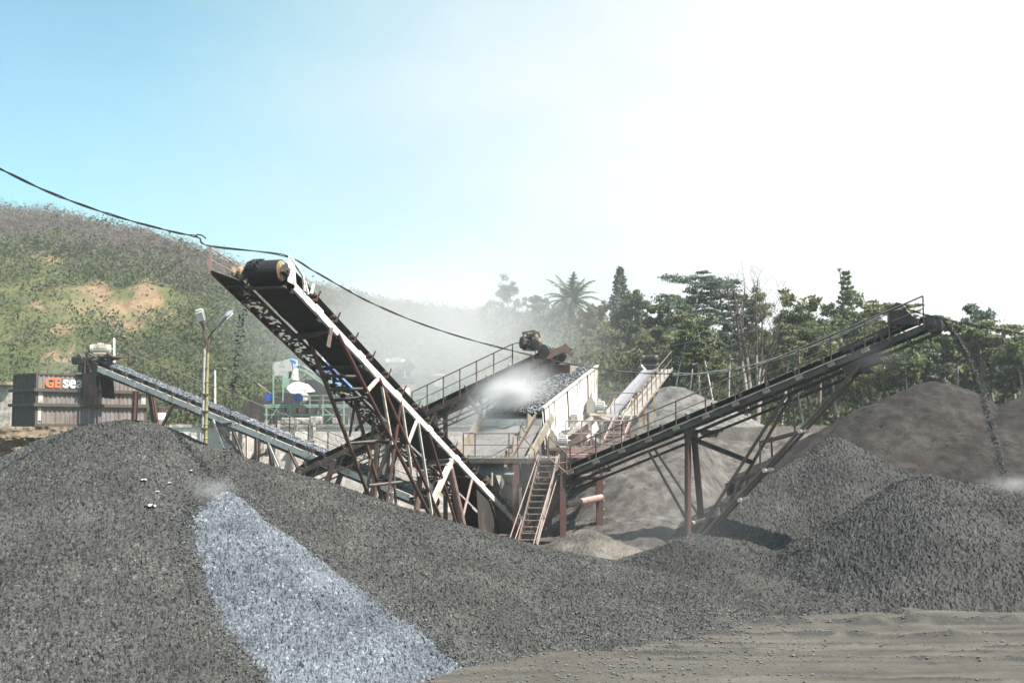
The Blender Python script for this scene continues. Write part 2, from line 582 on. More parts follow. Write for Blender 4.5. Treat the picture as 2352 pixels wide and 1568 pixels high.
g = np.random.default_rng(88)
qx, qy = g.uniform(-9 * S, 2.5 * S, 26000), g.uniform(15.5 * S, 24 * S, 26000)
hq, sq = fresh_h(qx, qy)
kq = (sq < 0.15) & (g.random(26000) < np.exp(np.clip(sq, -3, 0) / 0.28) * .8)
stones('loose_stones', np.column_stack([qx, qy, pile_l_h(qx, qy) + .035])[kq], g.uniform(.018, .036, int(kq.sum())), M['fresh'], kind='stuff', label='stray pale stones rolled off the edges of the fresh heap', cat='stones')

# right-hand gravel heaps
RIDGE_1 = ridge([(1560, 1250, 34.6, .36), (1610, 1212, 35.2, .42), (1700, 1140, 36.8, .5), (1800, 1072, 38.3, .58), (1880, 1026, 39, .64), (1908, 1003, 39, .67), (1930, 1004, 38.9, .67), (1990, 1036, 38.6, .64), (2060, 1074, 38.2, .6)], 50)
RIDGE_2 = ridge([(2050, 1160, 31.9, .62), (2085, 1102, 32.3, .62), (2130, 1088, 32.4, .58), (2200, 1106, 32.6, .52), (2300, 1112, 33, .46), (2420, 1130, 33.3, .47), (2600, 1160, 33, .5)], 40)
RIDGE_3 = ridge([(1400, 1345, 30.2, .12), (1470, 1305, 30.8, .2), (1525, 1262, 31.6, .28), (1562, 1244, 31.9, .36), (1625, 1292, 30.6, .34), (1690, 1335, 29.4, .26)], 30)


def lumps(X, Y, s, a=0.12):
    return a * fbm(X * 0.5, Y * 0.35, 4, s) + 0.03 * fbm(X * 2.4, Y * 2.4, 3, s + 4)


def furrows(X, Y, s, a=0.10):
    """slides running straight down the face"""
    return a * fbm(X * 0.9 + 0.15 * Y, Y * 0.12, 3, s)


gravel_pile('gravel_pile', 'pointed dark gravel heap behind the stony valley, below the right conveyor', lambda X, Y: cone_h(X, Y, RIDGE_1, 0.04) + lumps(X, Y, 21, .07) + furrows(X, Y, 3, .07),
            3.5, 21, 27, 47, 0.052, 0.054, 5, M['gravel_r'])
gravel_pile('gravel_pile', 'broad dark gravel heap at the right edge where the stone stream lands', lambda X, Y: cone_h(X, Y, RIDGE_2, 0.12) + lumps(X, Y, 31, .16) + furrows(X, Y, 8, 0.12),
            6, 24, 23.5, 40, 0.052, 0.056, 6, M['gravel_r'])
AP = [P(u, v, 4.45 * F / (v - 978) / 1.0) for (u, v) in [(1330, 1470), (1420, 1436), (1500, 1420), (1700, 1412), (1900, 1404), (2100, 1400), (2060, 1330), (1900, 1290), (1750, 1280), (1560, 1290), (1400, 1345)]]
AP = np.array([(p.x, p.y) for p in AP])


def mound_h(X, Y):
    m = cone_h(X, Y, RIDGE_3, 0.2) + lumps(X, Y, 41, 0.16)
    sd = poly_sd(X, Y, AP) + 0.7 * fbm(X * .6, Y * .6, 4, 13)
    ap = ground_z(X, Y) - .12 + .2 * sstep(-.3, .5, sd) + .12 * sstep(0, 2.5, sd) + .10 * fbm(X * .7, Y * .7, 4, 19)
    return np.maximum(m, np.where(sd > -.3, ap, -9))


gravel_pile('gravel_mound', 'low gravel mound in front of the red conveyor columns', mound_h,
            1, 14, 22, 37, 0.052, 0.05, 7, M['gravel_r'], 'gravel pile')

# ---- sand
def bank_h(X, Y):
    xs, ys = X / S, Y / S
    u = 1176 + F * xs / ys
    wob = 1.6 * fbm(X * 0.18, Y * 0.18, 4, 1.7)
    y0 = 33.6 + 8.5 * sstep(6.6, 9.6, xs)
    g = sstep(0, 1, np.clip((ys + wob - y0) / 13.5, 0, 1)) * 0.5 + np.clip((ys + wob - y0) / 13.5, 0, 1) * 0.5
    left = sstep(1.2, 6.0, xs + 0.12 * (ys - 34) + 0.8 * fbm(X * 0.3, Y * 0.3, 3, 8.8))
    h = 0.42 + 4.1 * g * left
    cut = sstep(1585, 1625, u) * (1 - sstep(1755, 1800, u))
    scarp = 3.35 + 1.12 * sstep(43.0, 43.7, ys + 0.9 * fbm(X * 0.8, Y * 0.8, 3, 3.1))
    h = np.where(h > 3.35, h * (1 - cut) + np.minimum(h, scarp) * cut, h)
    h = np.minimum(h, 4.46 + 0.15 * fbm(X * 0.3, Y * 0.3, 3, 5.5))
    rill = np.abs(fbm(X * 1.1 + Y * 0.25, Y * 0.22, 4, 6.6))
    pits = np.clip(fbm(X * 2.2, Y * 2.2, 3, 15.5) - 0.36, 0, 1)
    return h * S + 0.13 * fbm(X * 0.8, Y * 0.8, 5, 12.0) - 0.16 * rill * (h < 4.2) - 0.9 * pits + 0.09 * fbm(X * 3, Y * 3, 5, 2.0)


X, Y, J = pile_grid(1.0 * S, 19 * S, 31.5 * S, 56 * S, 0.11, 0.0, 9)
Hb = bank_h(X, Y)
J = RNG.normal(0, 0.012, X.shape) * (RNG.random(X.shape) < 0.5)
o = grid_mesh('sand_bank', X, Y, Hb + J, M['sand'], Hb > ground_z(X, Y) - 0.1, True, (10 * S, 44 * S, 0))
tag(o, 'long grey sand slope rising behind the red conveyor columns to the terrace', 'sand bank')


def sand_pile(name, label, pts, k0, x0, x1, y0, y1, mat, seed, rough=0.2, base=0.3):
    rd = ridge(pts, 40)
    def hf(X, Y):
        return (cone_h(X, Y, rd, 0.9) + rough * fbm(X * 0.35, Y * 0.35, 5, seed) + furrows(X, Y, seed + 2, 0.14)
                - 0.9 * np.clip(fbm(X * 2.0, Y * 2.0, 3, seed + 5) - 0.36, 0, 1) - 0.16 * np.abs(fbm(X * 0.8 + .3 * Y, Y * 0.16, 4, seed + 7)) + 0.10 * fbm(X * 3.0, Y * 3.0, 5, seed + 9))
    X, Y, J = pile_grid(x0 * S, x1 * S, y0 * S, y1 * S, 0.13, 0.0, seed)
    Hh = hf(X, Y) + RNG.normal(0, 0.012, X.shape)
    keep = Hh > base
    cx, cy = float(X[keep].mean()), float(Y[keep].mean())
    o = grid_mesh(name, X, Y, np.maximum(Hh, base - 0.2), mat, keep, True, (cx, cy, base))
    return tag(o, label, 'sand pile')


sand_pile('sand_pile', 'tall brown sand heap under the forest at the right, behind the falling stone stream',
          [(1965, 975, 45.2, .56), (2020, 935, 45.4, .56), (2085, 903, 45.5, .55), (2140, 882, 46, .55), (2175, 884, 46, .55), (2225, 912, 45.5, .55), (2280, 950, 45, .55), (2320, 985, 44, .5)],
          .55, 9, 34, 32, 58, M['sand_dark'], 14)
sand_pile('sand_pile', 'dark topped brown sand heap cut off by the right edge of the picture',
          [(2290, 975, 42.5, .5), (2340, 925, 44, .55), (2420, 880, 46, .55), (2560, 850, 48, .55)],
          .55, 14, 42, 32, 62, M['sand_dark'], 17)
sand_pile('sand_pile', 'sharp pale stone-dust cone at the foot of the small far conveyor',
          [(1540, 886, 57, .5)], .5, 2, 24, 44, 70, M['sand_blue'], 19, 0.12, TER - 0.1)


def low_front(X, Y):
    rd = ridge([(1990, 1075, 35.6, .35), (2040, 1095, 36, .35), (2150, 1105, 37, .35), (2300, 1105, 38, .35)], 20)
    return cone_h(X, Y, rd, 1.0) + 0.2 * fbm(X * 0.4, Y * 0.4, 4, 55)


rub = ridge([(1318, 1228, 33.2, .5), (1348, 1215, 33.4, .5), (1380, 1232, 33.2, .45)], 10)
o = gravel_pile('rubble_heap', 'small pale rubble heap between the two red columns below the pink pipe', lambda X, Y: cone_h(X, Y, rub, 0.3) + 0.08 * fbm(X * 1.2, Y * 1.2, 4, 61),
                -0.5, 5.5, 30, 37, 0.07, 0.03, 12, M['soil'], 'rubble heap', base=0.5)

# ---- quarry road with wheel ruts
def road_h(X, Y):
    xs, ys = X / S, Y / S
    h = 0.004 + 0.03 * fbm(X * 0.5, Y * 1.4, 4, 71) + 0.012 * fbm(X * 0.7, Y * 5, 3, 72) + 0.03
    fade = sstep(-3, 3, xs)
    for (ya, sl, a, w) in [(24.1, -0.03, .10, .18), (23.3, -0.075, .07, .12), (22.75, -0.075, .06, .10), (22.2, -0.09, .085, .13), (21.7, -0.09, .05, .10), (20.4, -0.09, .05, .2), (25.2, 0.015, .16, .3)]:
        dd = (ys - ya - sl * xs + 0.045 * fbm(X * 0.25, X * 0 + ya, 2, ya)) / w
        h = h + 1.25 * a * np.exp(-dd * dd) * fade * (0.75 + 0.9 * fbm(X * 1.3, Y, 3, 7))
    return h


X, Y, J = pile_grid(-4.5 * S, 17 * S, 15 * S, 29 * S, 0.07, 0.0, 31)
RH_ = road_h(X, Y)
road = grid_mesh('road', X, Y, RH_ + RNG.normal(0, .006, X.shape), None, None, True)
set_attr(road, 'rut', np.clip((RH_ - 0.05) / 0.06, 0, 1) * (0.6 + 0.8 * fbm(X * 3, Y * 3, 3, 5)))
t = NT('road_dirt'); c = t.coord()
mp = t.n('ShaderNodeMapping'); mp.inputs['Scale'].default_value = (0.22, 1.6, 1); mp.inputs['Rotation'].default_value = (0, 0, R(-4)); t.l(c, mp.inputs[0])
n1 = t.noise(mp.outputs[0], 1.0, 7, 0.6); n2 = t.noise(c, 14, 6, 0.75); n3 = t.noise(c, 0.5, 5)
col = t.ramp(n1, [(0.3, (0.036, 0.0315, 0.0265)), (0.5, (0.066, 0.059, 0.0495)), (0.72, (0.128, 0.115, 0.098))])
col = t.mix(t.ramp(n3, [(0.4, 0.0), (0.7, 0.6)]), col, (0.11, 0.098, 0.08))
col = t.mix(t.ramp(n2, [(0.45, 0.0), (0.8, 0.75)]), col, (0.06, 0.055, 0.048))
gv = t.ramp(t.noise(c, 30, 3, .7), [(.4, (0.018, 0.018, 0.017)), (.6, (0.06, 0.058, 0.053))])
col = t.mix(t.ramp(t.attr('rut'), [(.15, 0.0), (.6, .9)]), col, gv)
road.data.materials.append(t.bsdf(col, 0.95, 0, n2, 0.015, 0.2))
tag(road, kind='structure')


# ---- loose stones on the road and at the feet of the heaps (one mass nobody could count)
pts, sz = [], []
g = np.random.default_rng(77)
for _ in range(42000):
    xs, ys = g.uniform(-3.5, 15.5), g.uniform(17.5, 26)
    dens = 0.9 * math.exp(-((xs - 1.0 - (ys - 19) * 0.5) / 2.6) ** 2) + 0.04
    for (ya, sl) in [(24.1, -0.03), (23.3, -0.075), (22.2, -0.09), (25.2, 0.015)]:
        dens += 0.8 * math.exp(-((ys - ya - sl * xs) / 0.14) ** 2) * (xs > 0)
    if g.random() < dens * 0.8:
        pts.append((xs * S, ys * S)); sz.append(g.choice([.014, .02, .03, .05], p=[.5, .3, .15, .05]))
pts = np.array(pts)
zz = np.maximum(road_h(pts[:, 0], pts[:, 1]), pile_l_h(pts[:, 0], pts[:, 1])) + np.array(sz) * 0.35
stones('loose_stones', np.column_stack([pts, zz]), sz, M['stone'], kind='stuff', label='loose dark stones scattered over the dirt road', cat='stones')
# coarse stones lying on the big heap so its surface and rim break up
n = 3500
px, py = g.uniform(-14 * S, 2 * S, n), g.uniform(18 * S, 29 * S, n)
pz = pile_l_h(px, py); k = pz > 0.1
s2 = g.uniform(.02, .038, n)
stones('loose_stones', np.column_stack([px, py, pz + 0.02])[k], s2[k], M['gravel'], kind='stuff', label='coarser stones lying on the long dark gravel heap', cat='stones')

# white litter caught on the heap
def litter(u, v, s, seed):
    p = march(u, v, pile_l_h)
    gg = np.random.default_rng(seed)
    n = 7
    xs, ys = np.meshgrid(np.linspace(-1, 1, n), np.linspace(-1, 1, n))
    zz = gg.uniform(0, .45, xs.shape)
    zz[2:5, 2:5] += .15
    xs = xs * (1 + gg.uniform(-.35, .35, xs.shape)); ys = ys * (1 + gg.uniform(-.35, .35, xs.shape))
    return grid_mesh('plastic_bag', p.x + xs * s, p.y + ys * s * .7, p.z + .03 + zz * s, M['plastic'], None, False, tuple(p))


for i, (u, v, s, lab) in enumerate([(345, 1167, .11, 'largest crumpled white bag on the dark gravel heap, left of the fresh stone'),
                               (331, 1108, .07, 'crumpled white bag on the dark heap, above the largest one'),
                               (440, 1085, .06, 'small white scrap on the dark heap, just below its right-hand crest'),
                               (389, 1112, .045, 'tiny white scrap on the dark heap between two larger white bags'),
                               (362, 1132, .04, 'tiny white scrap right above the largest white bag')]):
    tag(litter(u, v, s, 40 + i), lab, 'litter', 'white litter on the gravel')

# ---- terrace edge: masonry wall and rough rock
t = NT('masonry'); c = t.coord()
vo = t.n('ShaderNodeTexVoronoi', feature='DISTANCE_TO_EDGE'); vo.inputs['Scale'].default_value = 1.9; t.l(c, vo.inputs['Vector'])
v2 = t.n('ShaderNodeTexVoronoi', feature='F1'); v2.inputs['Scale'].default_value = 1.9; t.l(c, v2.inputs['Vector'])
sp = t.n('ShaderNodeSeparateColor'); t.l(v2.outputs['Color'], sp.inputs[0])
col = t.ramp(sp.outputs[0], [(0, (0.48, 0.42, 0.37)), (.5, (0.56, 0.50, 0.45)), (1, (0.62, 0.57, 0.52))])
col = t.mix(t.ramp(t.noise(c, 0.4, 7, .65), [(.42, 0), (.6, .8)]), col, (0.6, 0.55, 0.5))
col = t.mix(t.ramp(vo.outputs['Distance'], [(0.0, .55), (.04, 0)]), col, (0.3, 0.26, 0.225))
M['masonry'] = t.bsdf(col, 0.95, 0, vo.outputs['Distance'], 0.06, 0.2)

a, b = P(397, 978, WALLY), P(1150, 978, WALLY)
w = thing('retaining_wall', 'pale rubble masonry wall holding up the terrace behind the left conveyor', 'wall', ((a.x + b.x) / 2, WALLY * S, 0.5))
mb = MB(); mb.box(((a.x + b.x) / 2, WALLY * S - 0.1, TER / 2 + 0.1), b.x - a.x, 0.6, TER - 0.2)
mb.build('wall_face', M['masonry'], w)
mb = MB(); mb.box(((a.x + b.x) / 2, WALLY * S - 0.12, TER + 0.06), b.x - a.x + 0.1, 0.74, 0.16)
mb.build('coping', M['conc'], w)
for u in (452, 556, 690, 905, 1010):
    p = P(u, 1000, WALLY - 0.5)
    mb = MB()
    mb.plate([(p.x - .35, WALLY * S - .42, 0.3), (p.x + .35, WALLY * S - .42, 0.3), (p.x + .28, WALLY * S - .42, TER - .3), (p.x - .28, WALLY * S - .42, TER - .3)], (0, -.22, 0))
    mb.build('buttress', M['masonry'], w)

us = np.linspace(-500, 402, 300); zs = np.linspace(0.2, TER + 0.02, 70)
U, ZZ = np.meshgrid(us, zs)
XX = (U - 1176) / F * WALLY * S
YY = WALLY * S - 0.1 + (TER - ZZ) * -0.18 - 0.9 * fbm(XX * 0.7, ZZ * 1.3, 5, 91) * sstep(TER + 0.1, TER - 0.6, ZZ) - .35 * np.abs(fbm(XX * 1.8, ZZ * 2.4, 3, 95))
i = np.arange(U.size).reshape(U.shape)
q = np.stack([i[:-1, :-1], i[:-1, 1:], i[1:, 1:], i[1:, :-1]], -1).reshape(-1, 4)
tag(np_mesh('rock_bank', np.stack([XX, YY, ZZ], -1).reshape(-1, 3), q, M['rock'], None, (0, 0, 0), False), kind='structure')

# ---- hills
HR = [(-900, 330, 230), (-300, 440, 215), (0, 486, 205), (100, 496, 200), (200, 530, 195), (330, 566, 190), (420, 610, 185), (540, 655, 180), (700, 682, 175), (800, 698, 172),
      (900, 730, 165), (1000, 748, 155), (1120, 760, 140), (1300, 768, 118), (1500, 775, 105), (1800, 795, 100), (2100, 815, 98), (2352, 815, 98), (3000, 800, 98), (3600, 790, 98)]
HU = np.array([h[0] for h in HR], float)
HV, HY = np.array([h[1] for h in HR], float), np.array([h[2] for h in HR], float)
HB = 66.0


def hill_point(U, T):
    """(bearing, 0..1 towards the ridge) -> world"""
    v, yr = np.interp(U, HU, HV), np.interp(U, HU, HY)
    zr = H + (978 - v) / F * yr * S
    # start further back on the left where the plant stands
    yb = np.interp(U, [-900, 300, 1000, 1400, 1700, 3600], [88, 88, 84, 64, 60, 60])
    Yv = (yb + (yr - yb) * T) * S
    X = (U - 1176) / F * Yv / CP * 1.0
    tt = np.clip(T, 0, 1)
    prof = 0.55 * tt + 0.45 * tt * tt * (3 - 2 * tt)
    back = np.clip(T - 1, 0, 1)
    Zv = TER + (zr - TER) * prof - back * (zr - TER) * 0.8
    amp = np.interp(U, [-900, 900, 1300, 3600], [1.0, 0.8, 0.35, 0.3])
    n = 7 * fbm(X * 0.018, Yv * 0.018, 4, 101) + 2.2 * fbm(X * 0.09, Yv * 0.09, 4, 103)
    Zv = Zv + n * amp * sstep(0, 0.3, T) * (1 - 0.75 * sstep(0.85, 1.0, T)) 
    return X, Yv, Zv


us = np.arange(-900, 3601, 12.0); ts = np.concatenate([np.linspace(0, 1, 80), np.linspace(1.05, 2, 8)])
U, T = np.meshgrid(us, ts)
X, Y, Zv = hill_point(U, T)
BARE = [(115, 592, 60, 20), (60, 600, 40, 10), (235, 680, 55, 34), (330, 685, 45, 40), (270, 748, 75, 16), (145, 822, 45, 26), (360, 640, 30, 12), (250, 705, 90, 20),
        (395, 735, 40, 14), (190, 800, 60, 14), (330, 770, 60, 10), (520, 660, 25, 10), (140, 755, 30, 10), (420, 690, 25, 12), (80, 700, 25, 9), (310, 605, 40, 8)]


def bare_at(X, Y, Zv):
    y2 = Y * CP + (Zv - H) * SP; z2 = -Y * SP + (Zv - H) * CP
    u, v = 1176 + F * X / y2, 784 - F * z2 / y2
    b = np.zeros(X.shape)
    for (a, c, ru, rv) in BARE:
        d = ((u - a) / ru) ** 2 + ((v - c) / rv) ** 2
        b = np.maximum(b, np.exp(-d * 0.9))
    return b * (1 + 2.2 * fbm(u * 0.03, v * 0.06, 5, 9)), u, v


bare, _, _ = bare_at(X, Y, Zv)
t = NT('hill_soil'); c = t.coord()
n1 = t.noise(c, 0.06, 8, 0.7); n2 = t.noise(c, 0.7, 6, .7)
grass = t.ramp(n1, [(.33, (0.045, 0.06, 0.02)), (.5, (0.085, 0.092, 0.038)), (.66, (0.155, 0.13, 0.07))])
earth = t.ramp(n2, [(.3, (0.12, 0.078, 0.045)), (.5, (0.195, 0.132, 0.08)), (.7, (0.28, 0.2, 0.13))])
col = t.mix(t.ramp(t.math('ADD', t.attr('bare'), t.math('MULTIPLY', t.math('SUBTRACT', n2, .5), .5)), [(.30, 0), (.80, .9)]), grass, earth)
hill = grid_mesh('hill', X, Y, Zv, t.bsdf(col, 1.0, 0, n2, 0.4, 0.1), None, True)
set_attr(hill, 'bare', bare)
tag(hill, kind='structure')


def hill_z_at(u, Yu):
    yr = float(np.interp(u, HU, HY)); yb = float(np.interp(u, [-900, 300, 1000, 1400, 1700, 3600], [88, 88, 84, 64, 60, 60]))
    T = (Yu - yb) / (yr - yb)
    if T < 0: return TER
    return float(hill_point(np.array([u]), np.array([T]))[2][0])


# ---- vegetation that reads as one mass on the slopes
def leaf_quads(C, size, g, up=0.0, slim=0.55):
    n = len(C)
    a = g.normal(size=(n, 3)); a[:, 2] = a[:, 2] * (1 - up) + up * 1.5
    a /= np.linalg.norm(a, axis=1)[:, None]
    b = np.cross(a, g.normal(size=(n, 3))); b /= np.linalg.norm(b, axis=1)[:, None] + 1e-9
    s = (np.asarray(size) * g.uniform(.6, 1.3, n))[:, None]
    V = np.stack([C + a * s, C + b * s * slim, C - a * s, C - b * s * slim], 1).reshape(-1, 3)
    return V, np.arange(4 * n).reshape(n, 4)


def in_ball(n, g, shell=0.35):
    d = g.normal(size=(n, 3)); d /= np.linalg.norm(d, axis=1)[:, None]
    return d * (g.uniform(shell ** 3, 1, (n, 1)) ** (1 / 3))


def scatter_bushes(n, u0, u1, t0, t1, rmin, rmax, nleaf, lsize, seed, dens, slim=.55, up=0.0):
    g = np.random.default_rng(seed)
    U, T = g.uniform(u0, u1, n), g.uniform(t0, t1, n) 
    X, Y, Zv = hill_point(U, T)
    b, u, v = bare_at(X, Y, Zv)
    keep = (b < 0.42 + g.uniform(-.1, .1, n)) & (g.random(n) < dens(X, Y, T))
    X, Y, Zv = X[keep], Y[keep], Zv[keep]
    m = len(X)
    r = g.uniform(rmin, rmax, m) * (0.6 + 0.6 * Y / 170)
    C = np.stack([X, Y, Zv + r * 0.35], -1)
    off = in_ball(m * nleaf, g).reshape(m, nleaf, 3) * r[:, None, None] * np.array([1.15, 1.15, .75])
    P3 = (C[:, None, :] + off).reshape(-1, 3)
    return leaf_quads(P3, np.repeat(lsize * (0.6 + .5 * Y / 170), nleaf), g, up, slim)


M['shrub'] = m_leaf('shrub_leaves', (0.042, 0.06, 0.02), (0.068, 0.088, 0.032), (0.115, 0.125, 0.055), .4, .62)
M['shrub_dark'] = m_leaf('dark_shrub_leaves', (0.03, 0.044, 0.018), (0.05, 0.064, 0.027), (0.085, 0.09, 0.044), .45, .62)
M['scrub_dry'] = m_leaf('dry_scrub', (0.085, 0.07, 0.06), (0.12, 0.10, 0.088), (0.17, 0.145, 0.125), 0.3, .55)
M['grass_yel'] = m_leaf('tall_grass', (0.08, 0.095, 0.032), (0.14, 0.15, 0.055), (0.22, 0.21, 0.09), .4, .5)
V, Q = scatter_bushes(7500, -120, 1350, 0.0, 0.72, 1.2, 3.0, 60, 0.27, 201, lambda X, Y, T: np.clip(0.42 + 1.5 * fbm(X * .035, Y * .035, 4, 4), 0.08, 1))
tag(np_mesh('hill_shrubs', V, Q, M['shrub']), 'green scrub covering the lower left hillside', 'shrubs', None, 'stuff')
V, Q = scatter_bushes(5200, -120, 1300, 0.60, 1.02, 1.0, 2.8, 44, 0.5, 202, lambda X, Y, T: np.clip((T - .56) * 5, 0, 1), .09, .3)
tag(np_mesh('dry_brush', V, Q, M['scrub_dry']), 'leafless grey-brown brush on the upper left hillside', 'brush', None, 'stuff')
V, Q = scatter_bushes(2200, -120, 1300, 0.66, 1.0, 1.2, 3.2, 40, 0.26, 205, lambda X, Y, T: np.clip(.2 + 1.6 * fbm(X * .05, Y * .05, 3, 6), 0, 1))
tag(np_mesh('hill_shrubs', V, Q, M['shrub_dark']), 'dark leafy bushes among the dry brush on the upper left hill', 'shrubs', None, 'stuff')
V, Q = scatter_bushes(5600, 1050, 2450, 0.0, 1.0, 0.6, 1.6, 30, 0.19, 203, lambda X, Y, T: 0.75 + 0 * X)
tag(np_mesh('undergrowth', V, Q, M['shrub_dark']), 'dark tangled undergrowth below the forest trees', 'undergrowth', None, 'stuff')
V, Q = scatter_bushes(2300, 1000, 1640, 0.0, 0.95, 0.5, 1.3, 30, 0.42, 204, lambda X, Y, T: np.clip(0.25 + 1.6 * fbm(X * .06, Y * .06, 3, 14), 0, 1), .2, .4)
tag(np_mesh('tall_grass', V, Q, M['grass_yel']), 'yellow-green tall grass on the slope behind the screen', 'grass', None, 'stuff')
# ================================================================== CRUSHING PLANT
class Conv:
    """belt conveyor between tail and head pulley centres (world points on the frame's centre line)"""
    cu = 0.0                  # height of the channels below the belt line

    def __init__(s, root, tail, head, w, fw, ch=0.2, pr=0.26):
        s.root, s.A, s.B, s.w, s.fw, s.ch, s.pr = root, Vector(tail), Vector(head), w, fw, ch, pr
        s.L = (s.B - s.A).length
        s.d = (s.B - s.A).normalized()
        s.r = s.d.cross(Z).normalized()
        s.n = s.r.cross(s.d)

    def at(s, a, lat=0.0, up=0.0):
        return s.A + s.d * a + s.r * lat + s.n * up

    def along(s, p):
        return (Vector(p) - s.A).dot(s.d)

    def plane(s, lat):
        return s.A + s.r * lat, s.r

    def px(s, u, v, lat):
        return on_plane(u, v, s.A + s.r * lat, s.r)

    def belt(s, mat, load=None, lo=0.02, hi=0.98, sag=0.0):
        mb = MB(); w = s.w
        secs = []
        top = s.pr + 0.01
        def prof(tr):
            a = w * 0.2; b = w * 0.5 - 0.3 * w * 0.08 * tr
            return [(-b, tr * w * 0.13), (-a, 0), (a, 0), (b, tr * w * 0.13)]
        stations = [(0.0, 0)] + [(0.03 + 0.94 * i / 24, 1) for i in range(25)] + [(1.0, 0)]
        path = []
        for (q, tr) in stations:
            path.append([s.at(q * s.L, x, top + y - (0.05 * tr)) for x, y in prof(tr)])
        for k in range(1, 12):
            g = math.pi * k / 12
            path.append([s.at(s.L + math.sin(g) * top, x, math.cos(g) * top) for x, _ in prof(0)])
        for q in np.linspace(1, 0, 14):
            path.append([s.at(q * s.L, x, -top + 0.02 * math.sin(q * 60)) for x, _ in prof(0)])
        for k in range(1, 8):
            g = math.pi * k / 8
            path.append([s.at(-math.sin(g) * top, x, -math.cos(g) * top) for x, _ in prof(0)])
        n = len(path)
        vs = [p for row in path for p in row]
        fs = []
        for i in range(n):
            j = (i + 1) % n
            for k in range(3):
                fs.append((i * 4 + k, i * 4 + k + 1, j * 4 + k + 1, j * 4 + k))
        mb.add(vs, fs)
        o = mb.build('belt', mat, s.root)
        md = o.modifiers.new('thick', 'SOLIDIFY'); md.thickness = 0.014
        return o

    def pulley(s, which, mat, shaftmat):
        p = s.B if which == 'head' else s.A
        w = s.w * 0.52
        mb = MB()
        mb.lathe(p - s.r * w, s.r, [(0, s.pr * .93), (0.03, s.pr * .95), (0.03, s.pr * .7), (0.06, s.pr * .35), (0.06, s.pr - .012), (w * 2 - .06, s.pr - .012), (w * 2 - .06, s.pr * .35), (w * 2 - .03, s.pr * .7), (w * 2 - .03, s.pr * .95), (w * 2, s.pr * .93)], 24)
        o = mb.build(which + '_pulley', mat, s.root, True)
        mb = MB(); mb.tube(p - s.r * (s.fw / 2 + .12), p + s.r * (s.fw / 2 + .12), 0.045, 10)
        for k in (-1, 1):
            c = p + s.r * (k * (s.fw / 2 + .02))
            mb.box(c, 0.26, 0.12, 0.2, (s.d, s.r, s.n))
        mb.build('shaft', shaftmat, o)

    def channels(s, mat, a0=0.0, a1=1.0, h=None, tabs=0, matl=None):
        h = h or s.ch
        for k in (-1, 1):
            mb = MB()
            mb.channel(s.at(a0 * s.L, k * s.fw / 2, s.cu), s.at(a1 * s.L, k * s.fw / 2, s.cu), h, 0.075, -k, s.n)
            for i in range(tabs):           # fish plates where two lengths of channel meet
                q = a0 + (a1 - a0) * (i + 0.5) / tabs
                c = s.at(q * s.L, k * (s.fw / 2 + .012), s.cu)
                mb.box(c + s.n * 0.015, 0.42, 0.02, h * 1.2, (s.d, s.r, s.n))
                for jx in (-.15, -.05, .05, .15):
                    for jy in (-.05, .05):
                        mb.box(c + s.d * jx + s.n * jy + s.r * (k * .015), .03, .02, .03, (s.d, s.r, s.n))
            mb.build('side_channel', (matl or mat) if k < 0 else mat, s.root)

    def idlers(s, mat, rollmat, pitch=1.1, lo=0.5, hi=None):
        a = lo; hi = hi or s.L - 0.7
        while a < hi:
            mb = MB()
            e = s.fw / 2
            mb.beam(s.at(a, -e, s.ch / 2 + .02), s.at(a, e, s.ch / 2 + .02), .07, .05, s.n)
            for k in (-1, 1):
                mb.plate([s.at(a - .05, k * (e - .02), s.ch / 2), s.at(a + .05, k * (e - .02), s.ch / 2), s.at(a + .03, k * (e + .06), s.pr + .12), s.at(a - .03, k * (e + .06), s.pr + .12)], s.r * (.012 * k))
                mb.box(s.at(a, k * (s.w * .22), s.pr - .1), .03, .03, .16, (s.d, s.r, s.n))
            o = mb.build('idler', mat, s.root)
            mb = MB(); w = s.w; rr = .05
            mb.tube(s.at(a, -w * .19, s.pr - .1), s.at(a, w * .19, s.pr - .1), rr, 8)
            for k in (-1, 1):
                mb.tube(s.at(a, k * w * .22, s.pr - .09), s.at(a, k * w * .5, s.pr + w * .13 - .10), rr, 8)
            mb.build('roller', rollmat, o)
            a += pitch

    def cross(s, mat, pitch=2.2, lo=0.8, low=-.06):
        a = lo
        while a < s.L - .5:
            mb = MB(); e = s.fw / 2 - .02
            mb.channel(s.at(a, -e, low), s.at(a, e, low), .1, .05, 1, s.n)
            mb.build('cross_member', mat, s.root)
            k_ = int(round((a - lo) / pitch))
            if k_ % 3:
                a += pitch; continue
            mb = MB(); mb.tube(s.at(a + pitch * .5, -e, -s.pr - .06), s.at(a + pitch * .5, e, -s.pr - .06), .045, 8)
            for k in (-1, 1):
                mb.box(s.at(a + pitch * .5, k * e, -s.pr * .5), .05, .02, s.pr, (s.d, s.r, s.n))
            mb.build('return_roller', mat, s.root)
            a += pitch

    def handrail(s, side, ats, hgt, mat, off=0.06, base=0.0, mid=True, extra=(0, 0)):
        lat = side * (s.fw / 2 + off)
        up = Vector((0, 0, 1))
        top = [s.at(a, lat, base) + up * hgt for a in ats]
        mb = MB()
        mb.path([top[0] - s.d * extra[0]] + top + [top[-1] + s.d * extra[1]], .027, 6)
        if mid: mb.path([s.at(a, lat, base) + up * hgt * .55 for a in ats], .018, 5)
        o = mb.build('handrail', mat, s.root)
        for a in ats:
            mb = MB(); b = s.at(a, lat, base)
            mb.beam(b - up * .12, b + up * hgt, .042, .042, s.d)
            mb.build('post', mat, o)
        return o


